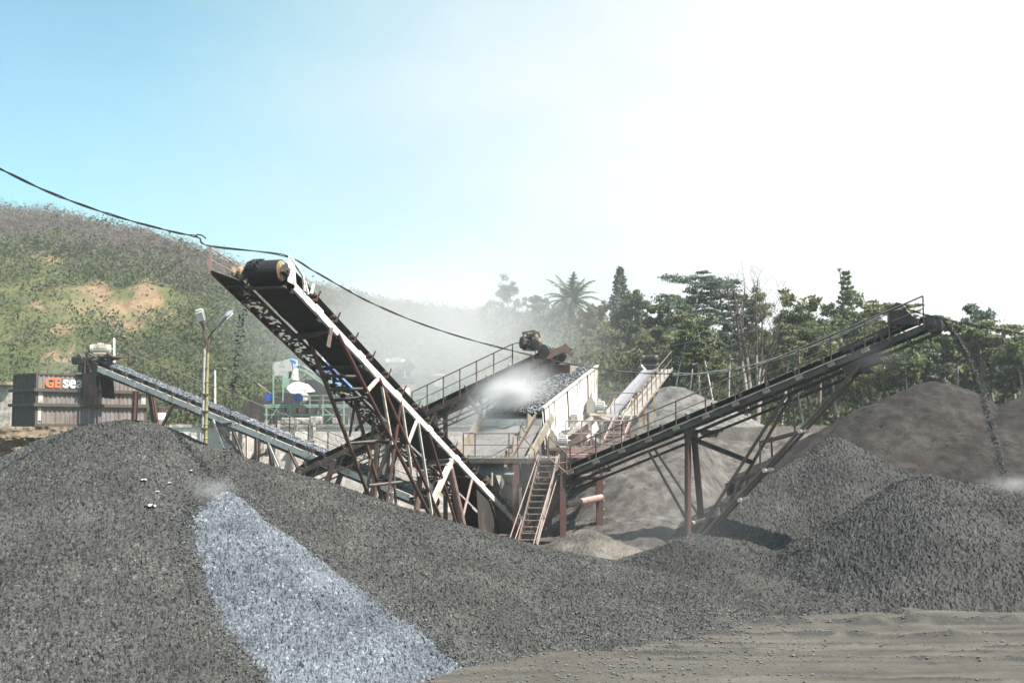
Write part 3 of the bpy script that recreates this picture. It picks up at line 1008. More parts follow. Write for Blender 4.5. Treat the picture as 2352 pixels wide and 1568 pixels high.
def seg(root, name, mat, p, q, r=None, w=None, h=None, kind='tube', ext=0.0, n=10):
    p, q = Vector(p), Vector(q)
    if ext: q = q + (q - p).normalized() * ext
    mb = MB()
    if kind == 'tube': mb.tube(p, q, r, n)
    elif kind == 'beam': mb.beam(p, q, w, h or w)
    elif kind == 'hbeam': mb.hbeam(p, q, w, h or w, Vector((0, 1, 0)))
    return mb.build(name, mat, root)


def motor(root, c, axis, L, r, mat, finmat, name='motor'):
    c = Vector(c); a = Vector(axis).normalized()
    mb = MB()
    mb.lathe(c - a * L / 2, a, [(0, r * .5), (.03, r * .9), (.16 * L, r * .98), (.18 * L, r * .86), (.82 * L, r * .86), (.84 * L, r), (L - .02, r * .9), (L, r * .4)], 18)
    for k in range(18):
        g = 2 * math.pi * k / 18
        d1, s1, n1 = frame(a)
        o = (s1 * math.cos(g) + n1 * math.sin(g)) * r * .92
        mb.beam(c + o - a * L * .3, c + o + a * L * .3, .02, .05, o)
    mb.box(c - Z * r, L * .6, r * 1.7, .06, (a, a.cross(Z).normalized(), Z))
    mb.box(c + Z * r * 1.05, L * .28, r * .7, r * .5, (a, a.cross(Z).normalized(), Z))
    mb.tube(c + a * L / 2, c + a * (L / 2 + .14), .035, 8)
    o = mb.build(name, mat, root)
    return o


# ------------------------------------------------------------------ 1: tall stacker reaching over the fresh heap
RH, RT = P(652, 631, 23.8), P(1188, 1201, 40)          # camera-right channel line
dh = (RH - RT); rr_ = Vector((dh.y, -dh.x, 0)).normalized()   # = Conv.r (points camera-left here)
if rr_.x > 0: rr_ = -rr_
FW = 1.08
c1root = thing('belt_conveyor', 'tall steep conveyor with bright white side beam dropping stones onto the fresh pale heap', 'conveyor', (RT.x - .5, RT.y, 0.5), 'inclined belt conveyors')
dtmp = dh.normalized(); rtmp = dtmp.cross(Z).normalized()
sgn = 1 if rtmp.x < 0 else -1
C1 = Conv(c1root, RT + rr_ * FW / 2, RH + rr_ * FW / 2, 0.90, FW, 0.195, 0.275)
C1.cu = -.12; C1.A += C1.n * .12; C1.B += C1.n * .12
near1 = -1 if C1.r.x < 0 else 1          # lateral sign of the camera-right side
LAT_R, LAT_L = near1 * FW / 2, -near1 * FW / 2
C1.belt(M['rubber'])
C1.pulley('head', M['yellow'], M['dark']); C1.pulley('tail', M['dark'], M['dark'])
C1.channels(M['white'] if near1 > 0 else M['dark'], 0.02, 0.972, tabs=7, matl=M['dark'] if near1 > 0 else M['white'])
C1.idlers(M['red'], M['dark'], 1.25); C1.cross(M['dark'], 1.6)
# head bracket and scraper arms on the lit side
mb = MB()
a = C1.L - .05
mb.plate([C1.at(a - .55, LAT_R * 1.06, -.12), C1.at(a - .12, LAT_R * 1.06, -.22), C1.at(a + .1, LAT_R * 1.06, .42), C1.at(a - .18, LAT_R * 1.06, .46)], C1.r * (.02 * near1))
mb.beam(C1.at(a + .05, LAT_R * 1.08, .42), C1.at(a - .75, LAT_R * 1.08, .30), .06, .04)
mb.beam(C1.at(a - .75, LAT_R * 1.08, .30), C1.at(a - 1.0, LAT_R * 1.08, -.02), .05, .05)
mb.beam(C1.at(a - .9, LAT_R * 1.08, .22), C1.at(a - 1.2, LAT_R * 1.08, .0), .05, .05)
mb.beam(C1.at(a - 1.35, LAT_R * 1.08, .1), C1.at(a - 1.35, LAT_R * 1.08, .38), .06, .05)
mb.build('head_bracket', M['white'], c1root)
mb = MB()
for k in range(10):      # rounded dust hood behind the drum
    g0, g1 = math.pi * (.05 + k * .05), math.pi * (.05 + (k + 1) * .05)
    f = lambda g, l: C1.at(C1.L - .42 + math.cos(g) * .34, l, .02 + math.sin(g) * .36)
    mb.plate([f(g0, LAT_L * .9), f(g1, LAT_L * .9), f(g1, LAT_R * .9), f(g0, LAT_R * .9)], (C1.d * math.cos(g0) + C1.n * math.sin(g0)) * .012)
mb.build('drum_hood', M['cream'], c1root)
mb = MB()
mb.lathe(C1.at(C1.L, LAT_L * 1.05, .0), C1.r * -near1, [(0, .12), (.06, .2), (.12, .2), (.14, .1), (.24, .1), (.26, .17), (.34, .17), (.36, .05)], 16)
mb.build('drive_sheave', M['yellow'], c1root)
# walkway of open grating hanging on the far side
WL = -near1
mb = MB()
lo, hi = .12 * C1.L, C1.L + .55
e0, e1 = LAT_L + WL * .06, LAT_L + WL * .62
wb = -.30
mb.beam(C1.at(lo, e0, wb), C1.at(hi - .4, e0, wb), .05, .07, C1.n); mb.beam(C1.at(lo, e1, wb), C1.at(hi, e1, wb), .05, .07, C1.n)
a = lo
while a < hi - .5:
    mb.beam(C1.at(a, e0, wb - .02), C1.at(a, e1, wb - .02), .05, .05, C1.n); a += .8
wo = mb.build('walkway', M['dark'], c1root)
g = np.random.default_rng(5)
mb = MB()
na, nl = int((hi - .5 - lo) / .085), 7
for i in range(na):
    for j in range(nl):
        if g.random() < .36: continue            # holes and missing bars: the sky shows through
        a0 = lo + i * .085; l0 = e0 + (e1 - e0) * j / nl; l1 = e0 + (e1 - e0) * (j + 1) / nl
        mb.add([C1.at(a0, l0, wb + .035), C1.at(a0 + .085, l0, wb + .035), C1.at(a0 + .085, l1, wb + .035), C1.at(a0, l1, wb + .035)], [(0, 1, 2, 3)])
gr = mb.build('grating', M['brown'], wo)
mb = MB()
mb.plate([C1.at(hi - .5, e0, wb + .02), C1.at(hi + .15, e1, wb + .02), C1.at(hi - .6, e1 + WL * .1, wb + .02), C1.at(hi - 1.5, e1, wb + .02), C1.at(hi - 1.5, e0, wb + .02)], C1.n * .02)
mb.build('end_plate', M['dark'], wo)
tip = C1.at(hi + .1, e1, wb)
ptop = Vector((tip.x, tip.y, P(530, 567, tip.y / S).z))
mb = MB(); mb.beam(tip, ptop, .06, .06)
mb.tube(ptop - Z * .03, C1.at(C1.L - .25, LAT_L * 1.1, .1), .016, 6); mb.tube(tip.lerp(ptop, .48), C1.at(C1.L - .15, LAT_L * 1.1, -.12), .014, 6)
mb.build('end_post', M['pink'], c1root)
POST_TOP = ptop.copy()
# supporting trestle: every member its own part
Rm = lambda u, v: C1.px(u, v, LAT_R)
Lm = lambda u, v: C1.px(u, v, LAT_L)
def dn(p, q, z=0.0):
    """carry a member on down until it reaches height z"""
    d = (q - p).normalized()
    return q + d * max(0, (z - q.z) / d.z)
for (f, u0, v0, u1, v1, r, m) in [(Rm, 776, 767, 992, 1192, .062, 'red'), (Rm, 870, 868, 1016, 1198, .058, 'red'), (Rm, 983, 990, 1051, 1213, .05, 'red'), (Rm, 1033, 1073, 1065, 1216, .125, 'pink'),
                                  (Rm, 1084, 1101, 1061, 1195, .05, 'pink'), (Rm, 1125, 1147, 1152, 1230, .035, 'red'), (Lm, 710, 781, 849, 1143, .062, 'brown'), (Lm, 816, 927, 878, 1150, .058, 'brown'),
                                  (Lm, 964, 1094, 957, 1174, .11, 'brown'), (Lm, 858, 955, 845, 1119, .045, 'brown'), (Lm, 900, 1010, 908, 1140, .045, 'brown')]:
    p, q = f(u0, v0), f(u1, v1)
    seg(c1root, 'leg', M[m], p, dn(p, q, 0.4), r)
for (f, u0, v0, u1, v1, w, m) in [(Rm, 876, 880, 900, 1020, .07, 'cream'), (Rm, 922, 924, 946, 1088, .07, 'cream'), (Rm, 960, 969, 992, 1180, .07, 'cream'), (Rm, 922, 920, 889, 1152, .06, 'red'),
                                  (Rm, 958, 964, 937, 1020, .08, 'cream'), (Rm, 868, 870, 841, 900, .09, 'cream'), (Rm, 1037, 1056, 994, 1152, .16, 'cream'), (Lm, 816, 920, 803, 1002, .06, 'dark'),
                                  (Lm, 853, 946, 817, 988, .07, 'dark'), (Lm, 765, 850, 768, 905, .06, 'dark'), (Lm, 905, 1000, 880, 1090, .06, 'dark')]:
    seg(c1root, 'brace', M[m], f(u0, v0), f(u1, v1), w=w, kind='beam')
for (u0, v0, u1, v1) in [(767, 919, 842, 912), (804, 1018, 894, 1011), (845, 1115, 957, 1103), (740, 862, 826, 866), (757, 895, 850, 893)]:
    seg(c1root, 'tie_bar', M['dark'], Lm(u0, v0), Rm(u1, v1), .05)
for (u0, v0, u1, v1) in [(683, 775, 757, 756), (930, 1066, 1033, 1060)]:
    mb = MB(); mb.channel(Lm(u0, v0), Rm(u1, v1), .2, .1, 1); mb.build('head_beam', M['dark'], c1root)
mb = MB(); p = Rm(757, 752); mb.plate([p, p + Vector((.1, 0, 0)), p + Vector((.02, 0, -.55)), p + Vector((-.08, 0, -.5))], (0, .03, 0)); mb.build('gusset', M['pink'], c1root)
# skirts and hopper round the tail, under the screen
for k in (-1, 1):
    mb = MB(); mb.plate([C1.at(.0, k * .47, .3), C1.at(4.2, k * .47, .3), C1.at(4.2, k * .47, .5), C1.at(.0, k * .47, .75)], C1.r * .02)
    mb.build('skirt_board', M['brown'], c1root)
for a in (.6, 1.7, 2.8, 3.9):
    mb = MB(); mb.box(C1.at(a, LAT_R * 1.1, .45), .05, .05, .5, (C1.d, C1.r, Z)); mb.build('skirt_stay', M['cream'], c1root)
mb = MB()
for k in (-1, 1):
    mb.plate([C1.at(-.3, k * .5, -.35), C1.at(5.2, k * .5, -.4), C1.at(4.4, k * .5, -1.7), C1.at(.4, k * .5, -1.3)], C1.r * .02)
mb.build('tail_guard', M['dark'], c1root)


def falling(name, p0, v0, tmax, n, spread, size, mat, label, seed, clump=1.0):
    g = np.random.default_rng(seed)
    t = g.uniform(0, 1, n) ** clump * tmax
    P0 = np.array(p0)[None] + np.array(v0)[None] * t[:, None] + np.array([0, 0, -4.9])[None] * (t ** 2)[:, None]
    P0 = P0 + g.normal(size=(n, 3)) * (spread * (.35 + t / tmax))[:, None]
    return stones(name, P0, g.uniform(.5, 1.3, n) * size, mat, kind='stuff', label=label, cat='stones')


hd = Vector((C1.d.x, C1.d.y, 0)).normalized()
st = C1.at(C1.L + .1, LAT_L * .35, .27)
land = march(512, 1128, fresh_h and (lambda X, Y: fresh_h(X, Y)[0]))
tf = math.sqrt((st.z - land.z) / 4.9)
vv = ((land.x - st.x) / tf, (land.y - st.y) / tf, 0)
falling('falling_stones', st, vv, tf, 380, .07, .042, M['backlitstone'], 'stones falling from the tall steep conveyor onto the fresh heap', 3, .75)
g = np.random.default_rng(14)
cl = [C1.at(C1.L - 1.2 + g.uniform(0, 1.25), LAT_L * .35 + g.normal(0, .10), .30 + g.uniform(0, .05)) for _ in range(260)]
cl += [C1.at(C1.L + math.sin(b) * .31, LAT_L * .4 + g.normal(0, .07), math.cos(b) * .31) for b in g.uniform(0, 1.9, 330)]
stones('belt_load', np.array([tuple(p) for p in cl]), g.uniform(.016, .042, len(cl)), M['backlitstone'], kind='stuff', label='stones riding over the head drum of the tall steep conveyor', cat='stones')

# ------------------------------------------------------------------ 2: long low conveyor on the left
def conv_from_line(root, uh, vh, Yh, ut, vt, Yt, near, w, fw, ch, pr):
    h, tl = P(uh, vh, Yh), P(ut, vt, Yt)
    d = (h - tl).normalized(); r = d.cross(Z).normalized()
    o = r * (-near * fw / 2)
    return Conv(root, tl + o, h + o, w, fw, ch, pr)


c2root = thing('belt_conveyor', 'long gently sloping conveyor left of the tall one, running down from the container', 'conveyor', P(580, 1120, 47), 'inclined belt conveyors')
C2 = conv_from_line(c2root, 203, 838, 55.3, 968, 1154, 45, -1, 0.95, 1.2, 0.30, 0.3)
C2.belt(M['rubber']); C2.pulley('head', M['dark'], M['dark']); C2.pulley('tail', M['dark'], M['dark'])
C2.channels(M['palegrey'], 0.03, 1.0, tabs=9); C2.idlers(M['pink'], M['dark'], 1.3, .5); C2.cross(M['brown'], 2.6)
posts = []
for u in (1020, 960, 905, 850, 800, 755, 710, 667, 622, 578, 537, 490, 449, 410, 370, 330, 296, 268):
    p = C2.px(u, np.interp(u, [203, 968], [838, 1154]) - 30, .7); posts.append(C2.along(p))
posts = sorted(a for a in posts if .3 < a < C2.L - .8)
C2.handrail(1, posts, 1.25, M['brown'], .12, 0.0)
# load of pale crushed stone on the belt
g = np.random.default_rng(21)
n = 5200; a = g.uniform(.4, C2.L - .2, n); l = g.normal(0, .19, n); l = np.clip(l, -.42, .42)
upv = .30 + .21 * np.exp(-(l / .26) ** 2) * g.uniform(.5, 1, n)
pp = np.array([tuple(C2.at(a[i], l[i], upv[i])) for i in range(n)])
t = NT('crushed_stone'); c = t.coord()
gg = t.n('ShaderNodeNewGeometry')
M['crushed'] = t.bsdf(t.ramp(gg.outputs['Random Per Island'], [(0, (0.07, 0.075, 0.085)), (.6, (0.155, 0.162, 0.178)), (1, (0.30, 0.31, 0.33))]), .6, 0)
stones('belt_load', pp, g.uniform(.04, .09, n), M['crushed'], kind='stuff', label='pale crushed stone riding on the long low left conveyor', cat='stones')
mb = MB()
for i in range(40):
    a0, a1 = .4 + (C2.L - .6) * i / 40, .4 + (C2.L - .6) * (i + 1) / 40
    k = [(-.36, .30), (-.17, .44), (0, .49), (.17, .44), (.36, .30)]
    for j in range(4):
        mb.add([C2.at(a0, k[j][0], k[j][1]), C2.at(a1, k[j][0], k[j][1]), C2.at(a1, k[j + 1][0], k[j + 1][1]), C2.at(a0, k[j + 1][0], k[j + 1][1])], [(0, 1, 2, 3)])
o = mb.build('belt_load', M['fresh'], None, True, tuple(C2.at(C2.L / 2)))
tag(o, 'grey stone heap along the belt of the long low left conveyor', 'stones', None, 'stuff')
# legs
N2, F2 = -.6, .6
n2 = lambda u, v: C2.px(u, v, N2)
f2 = lambda u, v: C2.px(u, v, F2)
for (f, u0, v0, u1, v1, w, m) in [(n2, 312, 898, 308, 968, .26, 'red'), (f2, 347, 905, 356, 968, .30, 'red'), (n2, 400, 924, 372, 980, .15, 'brown'), (n2, 434, 946, 411, 1002, .15, 'brown'),
                                  (n2, 490, 964, 520, 1040, .14, 'grey'), (n2, 532, 980, 556, 1044, .14, 'dark'), (n2, 590, 1008, 590, 1062, .22, 'brown'), (f2, 618, 1020, 627, 1072, .2, 'brown'),
                                  (n2, 617, 1018, 641, 1074, .14, 'grey'), (n2, 664, 1032, 690, 1088, .14, 'brown'), (n2, 850, 1105, 830, 1150, .16, 'brown'), (n2, 905, 1130, 890, 1170, .16, 'cream'), (f2, 700, 1050, 716, 1110, .14, 'brown')]:
    p, q = f(u0, v0), f(u1, v1)
    seg(c2root, 'leg', M[m], p, dn(p, q, .5), w=w, h=w * .8, kind='beam')
for (u0, v0, u1, v1) in [(398, 936, 432, 938), (560, 1062, 612, 1040), (505, 985, 548, 1040), (494, 975, 534, 972), (545, 1085, 590, 1042)]:
    seg(c2root, 'brace', M['brown'], n2(u0, v0), n2(u1, v1), w=.12, kind='beam')
# head: chute box, frame, motor
hb = C2.B
mb = MB()
for k in (-1, 1):
    mb.plate([C2.at(C2.L + .55, k * .62, .35), C2.at(C2.L - .8, k * .62, .3), C2.at(C2.L - .9, k * .62, -.6) , C2.at(C2.L - .9, k * .62, 0) - Z * 1.7, C2.at(C2.L + .2, k * .62, 0) - Z * 1.9, C2.at(C2.L + .5, k * .62, -.4)], C2.r * .02)
e = Vector((C2.d.x, C2.d.y, 0)).normalized()
mb.box(hb + e * .5 - Z * 1.0, .03, 1.2, 1.7, (e, C2.r, Z))
mb.build('discharge_chute', M['dark'], c2root)
mb = MB()
for k in (-1, 1):
    b = C2.at(C2.L, k * .75, 0)
    mb.beam(b - Z * .5 + e * .05, b + Z * .75 + e * .05, .1, .1); mb.beam(b + Z * .75 + e * .05, b + Z * .35 - e * .9, .08, .08); mb.beam(b + Z * .1 + e * .6, b - e * .8 + Z * .45, .1, .12)
    mb.beam(b - Z * .4 - e * .4, b + Z * .75 + e * .05, .08, .08)
mb.beam(C2.at(C2.L, -.75) + Z * .75, C2.at(C2.L, .75) + Z * .75, .1, .1)
mb.build('head_frame', M['brown'], c2root)
mb = MB(); mb.box(C2.at(C2.L - .9, .2, .75), 1.5, 1.3, .08, (e, C2.r, Z)); mb.build('motor_base', M['brown'], c2root)
motor(c2root, P(231, 801, 55.3), (1, .15, 0), 1.15, .27, M['cream'], M['cream'])
mb = MB()
for (dx, dz, r) in ((.75, .35, .3), (1.15, .3, .24), (.55, -.15, .26)):
    mb.lathe(hb + e * dx + Z * dz - C2.r * .72, C2.r, [(0, r * .3), (.02, r), (.1, r), (.11, r * .75), (.16, r * .75), (.17, r), (.25, r), (.27, r * .3)], 18)
mb.build('drive_sheave', M['dark'], c2root)

# ------------------------------------------------------------------ 3: feed conveyor behind the screen
c3root = thing('belt_conveyor', 'rusty dusty conveyor behind the white screen, feeding stones into its top end', 'conveyor', P(1000, 1060, 45), 'inclined belt conveyors')
C3 = conv_from_line(c3root, 1268, 814, 42.6, 685, 1086, 47.5, 1, 0.9, 1.1, .24, .3)
C3.belt(M['rubber']); C3.pulley('head', M['grey'], M['dark']); C3.pulley('tail', M['dark'], M['dark'])
C3.channels(M['brown'], 0.0, .985, tabs=6); C3.idlers(M['brown'], M['dark'], 1.2); C3.cross(M['brown'], 2.0)
mb = MB()
for k in (-1, 1):
    mb.beam(C3.at(.4, k * .55, -.75), C3.at(C3.L - 1.2, k * .55, -.75), .07, .07)
    a, fl = .5, 0
    while a < C3.L - 2:
        mb.beam(C3.at(a, k * .55, -.1 if fl else -.75), C3.at(a + .8, k * .55, -.75 if fl else -.1), .04, .04); a += .8; fl ^= 1
mb.build('lower_truss', M['brown'], c3root)
ats = [C3.along(C3.px(u, np.interp(u, [685, 1268], [1086, 814]), .55)) for u in (950, 985, 1022, 1060, 1098, 1138, 1181)]
C3.handrail(1, ats, 1.18, M['brown'], .1, .1, True, (.0, .0))
hp = C3.at(ats[-1], .65, .1) + Z * 1.18
mb = MB(); mb.path([hp, hp + Vector((.7, -.05, .15)), P(1229, 765, 42.3), P(1230, 812, 42.3)], .024, 6); mb.build('handrail', M['brown'], c3root)
# drive: portal frame, motor and gear drum
p0, p1, p2, p3 = P(1207, 790, 42.9), P(1201, 764, 42.9), P(1225, 760, 42.9), P(1236, 800, 42.9)
mb = MB()
for q in (Vector((0, 0, 0)), Vector((.25, .9, 0))):
    mb.beam(p0 + q, p1 + q, .1, .08); mb.beam(p1 + q, p2 + q, .1, .08); mb.beam(p2 + q, p3 + q, .1, .08)
mb.beam(p1, p1 + Vector((.25, .9, 0)), .08, .08); mb.beam(p2, p2 + Vector((.25, .9, 0)), .08, .08)
mb.build('drive_frame', M['brown'], c3root)
motor(c3root, P(1218, 788, 43.2), (1, .35, -.05), .95, .30, M['dark'], M['dark'])
mb = MB(); mb.lathe(P(1252, 806, 42.3), C3.r, [(-.2, .1), (-.18, .28), (-.05, .28), (-.04, .2), (.06, .2), (.07, .28), (.2, .28), (.22, .1)], 22)
mb.lathe(P(1228, 790, 42.3), C3.r, [(-.15, .1), (-.14, .24), (.0, .24), (.02, .1)], 18)
mb.build('drive_sheave', M['dark'], c3root)
mb = MB(); mb.beam(P(1232, 795, 42.3), P(1256, 797, 42.3), .12, .1); mb.beam(P(1245, 822, 42.3), P(1296, 800, 42.3), .18, .3); mb.beam(P(1296, 800, 42.3), P(1316, 816, 42.3), .08, .2)
mb.plate([P(1290, 795, 42.4), P(1298, 788, 42.4), P(1312, 800, 42.4), P(1305, 806, 42.4)], (.1, .7, 0)); mb.plate([P(1262, 838, 42.4), P(1272, 838, 42.4), P(1286, 805, 42.4), P(1278, 805, 42.4)], (.1, .8, 0))
mb.build('head_chute', M['brown'], c3root)
for (u0, v0, u1, v1, w) in [(1210, 845, 1210, 905, .2), (1250, 838, 1250, 900, .2), (1070, 905, 1108, 960, .14), (1000, 945, 1000, 1040, .16), (868, 1005, 860, 1120, .2), (770, 1055, 750, 1110, .2), (905, 995, 880, 1060, .14)]:
    p, q = C3.px(u0, v0, .5), C3.px(u1, v1, .5)
    seg(c3root, 'leg', M['brown'], p, dn(p, q, .5), w=w, kind='beam')
    seg(c3root, 'leg', M['brown'], p - C3.r * 1.0, dn(p, q, .5) - C3.r * 1.0, w=w, kind='beam')

# ------------------------------------------------------------------ 4: small far conveyor with dust cone
c4root = thing('belt_conveyor', 'small far conveyor with cream handrail, climbing away to the stone-dust cone', 'conveyor', P(1440, 1040, 46), 'inclined belt conveyors')
C4 = Conv(c4root, P(1403, 962, 45), P(1497, 852, 55.5), .72, .86, .2, .22)
C4.belt(M['beltgrey']); C4.pulley('head', M['dark'], M['dark']); C4.pulley('tail', M['dark'], M['dark'])
C4.channels(M['tan'], tabs=4); C4.idlers(M['brown'], M['dark'], 1.4); C4.cross(M['brown'], 1.8)
mb = MB(); s4 = 1 if C4.r.x > 0 else -1
mb.beam(C4.at(.6, s4 * .78, .0), C4.at(C4.L + .5, s4 * .78, .0), .6, .04, C4.n); mb.beam(C4.at(.6, s4 * 1.1, -.02), C4.at(C4.L + .8, s4 * 1.1, -.02), .06, .14, C4.n)
mb.build('walkway', M['tan'], c4root)
C4.handrail(s4, [1.0 + i * (C4.L - .6) / 8 for i in range(9)], 1.05, M['brown'], .66)
motor(c4root, C4.at(C4.L - .3, 0, .75), C4.r, .95, .25, M['dark'], M['dark'])
mb = MB(); mb.box(C4.at(C4.L - .3, 0, .42), .7, .9, .08, (C4.d, C4.r, C4.n)); mb.build('motor_base', M['dark'], c4root)
for (a, lat, da, m) in [(2.2, 1, .6, 'pink'), (2.2, -1, .6, 'pink'), (4.5, 1, -.7, 'yellow'), (5.2, 1, .6, 'yellow'), (5.0, -1, .2, 'yellow'), (7.6, 1, .3, 'yellow'), (7.6, -1, .3, 'yellow')]:
    p = C4.at(a, lat * .4, -.1); q = Vector((p.x + da, p.y, ground_z(np.array(p.x), np.array(p.y)) - .1))
    seg(c4root, 'leg', M[m], p, q, w=.12, kind='beam')
for a in (2.8, 6.3):
    p = C4.at(a, s4 * 1.1, 0); seg(c4root, 'leg', M['yellow'], p, Vector((p.x + .2, p.y, .4 * S)) if p.y < WALLY * S else Vector((p.x, p.y, TER)), w=.09, kind='beam')
dsh = thing('dish_lamp', 'white floodlight on a bent arm beside the motor of the small far conveyor', 'floodlight', C4.at(C4.L - .2, -s4 * .55, .2))
mb = MB(); mb.path([C4.at(C4.L - .2, -s4 * .5, .1), C4.at(C4.L - .2, -s4 * .6, .6), P(1473, 846, 55)], .025, 6); mb.build('arm', M['cream'], dsh)
mb = MB(); mb.lathe(P(1479, 843, 55), (.5, -.35, .5), [(-.1, .04), (-.04, .16), (.0, .20), (.01, .2), (.012, .02)], 16)
o = mb.build('lamp_head', M['white'], dsh, True); o.scale = (1, 1, 1)

# ------------------------------------------------------------------ 5: right stacker
c5root = thing('belt_conveyor', 'long dark conveyor with near handrail at the right, throwing stones off its end', 'conveyor', P(1590, 1230, 34.5), 'inclined belt conveyors')
C5 = conv_from_line(c5root, 2140, 744, 31.5, 1279, 1100, 37, 1, .85, 1.0, .2, .29)
C5.belt(M['rubber']); C5.pulley('head', M['dark'], M['dark']); C5.pulley('tail', M['dark'], M['dark'])
C5.channels(M['grime'], 0, .84, tabs=5, h=.2)
for k in (-1, 1):
    mb = MB(); mb.channel(C5.at(C5.L * .84, k * .5), C5.at(C5.L * .995, k * .5), .2, .075, -k, C5.n); mb.build('shaded_head_channel', M['dark'], c5root)  # head lengths coloured dark: the shade there is painted in
C5.idlers(M['brown'], M['dark'], 1.05); C5.cross(M['dark'], 2.0)
mb = MB()
mb.beam(C5.at(.2, .56, .125), C5.at(C5.L * .80, .56, .125), .16, .03, C5.n)
mb.build('toe_flange', M['cream'], c5root)
for k in (-1, 1):
    mb = MB(); mb.beam(C5.at(.0, k * .48, -.5), C5.at(C5.L - 2.6, k * .48, -.5), .06, .09, C5.n); mb.build('lower_rail', M['dark'], c5root) if k < 0 else None
UP5 = (1313, 1372, 1431, 1492, 1556, 1624, 1692, 1763, 1838, 1912, 1990, 2046, 2125)
ats = [C5.along(C5.px(u, np.interp(u, [1279, 2140], [1100, 744]), .56)) for u in UP5]
C5.handrail(1, ats, .92, M['brown'], .10, .1)
for a in ats[:-2]:
    mb = MB(); mb.box(C5.at(a - .02, .60, .02), .26, .1, .13, (C5.d, C5.r, C5.n)); mb.build('post_bracket', M['tan'], c5root)
mb = MB()
for k in (-.46, .46):
    mb.beam(C5.at(C5.L - 3.1, k, .40), C5.at(C5.L - .5, k, .46), .03, .10, C5.n); mb.beam(C5.at(C5.L - 3.0, k, .3), C5.at(C5.L - .3, k, .3), .03, .08, C5.n)
    mb.beam(C5.at(C5.L - 2.2, k, .0), C5.at(C5.L - 1.5, k, .5), .04, .05, C5.n); mb.beam(C5.at(C5.L - .8, k, .0), C5.at(C5.L - 1.2, k, .5), .04, .05, C5.n)
mb.build('head_skirt', M['dark'], c5root)
hc = P(2071, 727, 32.1)
mb = MB()
pr_ = [(-.42, -.30), (-.40, .1), (-.30, .34), (-.12, .46), (.08, .40), (.22, .18), (.42, -.02), (.62, -.12), (.62, -.30)]
e5 = Vector((C5.d.x, C5.d.y, 0)).normalized()
mb.plate([hc + e5 * x * .9 + Z * y - C5.r * .35 for x, y in pr_], C5.r * .7)
mb.beam(hc - e5 * .35 - Z * .3, hc - e5 * .4 - Z * 1.0, .1, .1)
mb.build('motor_hood', M['dark'], c5root)
mb = MB(); mb.box(C5.at(C5.L - 2.6, 0, -.32), 1.3, .9, .3, (C5.d, C5.r, C5.n)); mb.plate([C5.px(1960, 838, .4), C5.px(1988, 835, .4), C5.px(2000, 850, .4), C5.px(1985, 858, .4)], C5.r * -.8)
mb.build('belly_plate', M['dark'], c5root)
n5 = lambda u, v: C5.px(u, v, .45)
f5 = lambda u, v: C5.px(u, v, -.45)
g5 = .35
for (f, u0, v0, u1, v1, r, m) in [(n5, 1580, 995, 1580, 1225, .125, 'red'), (f5, 1594, 1000, 1612, 1205, .125, 'red'), (n5, 1488, 1033, 1575, 1189, .05, 'brown'), (f5, 1505, 1033, 1606, 1184, .05, 'pink'),
                                  (n5, 1807, 905, 1615, 1205, .06, 'brown'), (n5, 1977, 838, 1648, 1192, .065, 'brown'), (f5, 1822, 902, 1688, 1133, .06, 'brown'), (f5, 1990, 838, 1715, 1133, .06, 'brown')]:
    p, q = f(u0, v0), f(u1, v1)
    seg(c5root, 'leg', M[m], p, dn(p, q, g5) if m != 'pink' and r != .05 else q, r)
mb = MB(); mb.beam(n5(1580, 992), f5(1594, 996), .3, .3); mb.build('column_head', M['dark'], c5root)
mb = MB(); mb.tube(n5(1589, 1202), f5(1618, 1193), .085, 12); mb.build('base_pipe', M['pink'], c5root)
mb = MB(); mb.channel((n5(1588, 1006) + f5(1588, 1006)) / 2, (n5(1730, 1062) + f5(1730, 1062)) / 2, .18, .1, 1); mb.build('stay_beam', M['dark'], c5root)
for (u0, v0, u1, v1) in [(1746, 1015, 1838, 990), (1688, 1101, 1757, 1080), (1651, 1161, 1700, 1148)]:
    p, q = n5(u0, v0), n5(u1, v1)
    seg(c5root, 'tie_bar', M['brown'], p, q, w=.09, kind='beam')
    seg(c5root, 'tie_bar', M['brown'], p - C5.r * .9, q - C5.r * .9, w=.09, kind='beam')
    mb = MB(); mb.tube(q + C5.r * .12, q - C5.r * 1.02, .075, 12); mb.build('cross_pipe', M['cream'], c5root)
for (f, u0, v0, u1, v1, m) in [(n5, 1819, 905, 1826, 990, 'brown'), (f5, 1832, 902, 1845, 972, 'cream'), (n5, 1746, 1012, 1746, 1082, 'brown'), (f5, 1771, 1002, 1774, 1055, 'brown'), (n5, 1689, 1101, 1686, 1150, 'brown'), (f5, 1718, 1094, 1713, 1137, 'brown'), (n5, 1651, 1163, 1653, 1190, 'cream')]:
    seg(c5root, 'upright', M[m], f(u0, v0), f(u1, v1), w=.06, kind='beam')
# inspection ladder frame at the tail
mb = MB()
for du in (0, 44):
    mb.beam(P(1259 + du * .95, 1002 + du * .9, 36.6), P(1260 + du * .95, 1056 + du * .75, 36.6), .05, .05)
mb.path([P(1259, 1000, 36.6), P(1299, 1040, 36.6), P(1302, 1085, 36.6)], .025, 6); mb.path([P(1258, 1050, 36.6), P(1304, 1088, 36.6)], .03, 6)
mb.path([P(1275, 1065, 36.6), P(1306, 1060, 36.6)], .025, 6)
mb.build('tail_guard', M['brown'], c5root)
mb = MB(); mb.plate([P(1250, 1068, 37.3), P(1282, 1050, 37.3), P(1310, 1082, 37.3), P(1268, 1106, 37.3)], (0.1, .9, 0)); mb.build('feed_box', M['pink'], c5root)

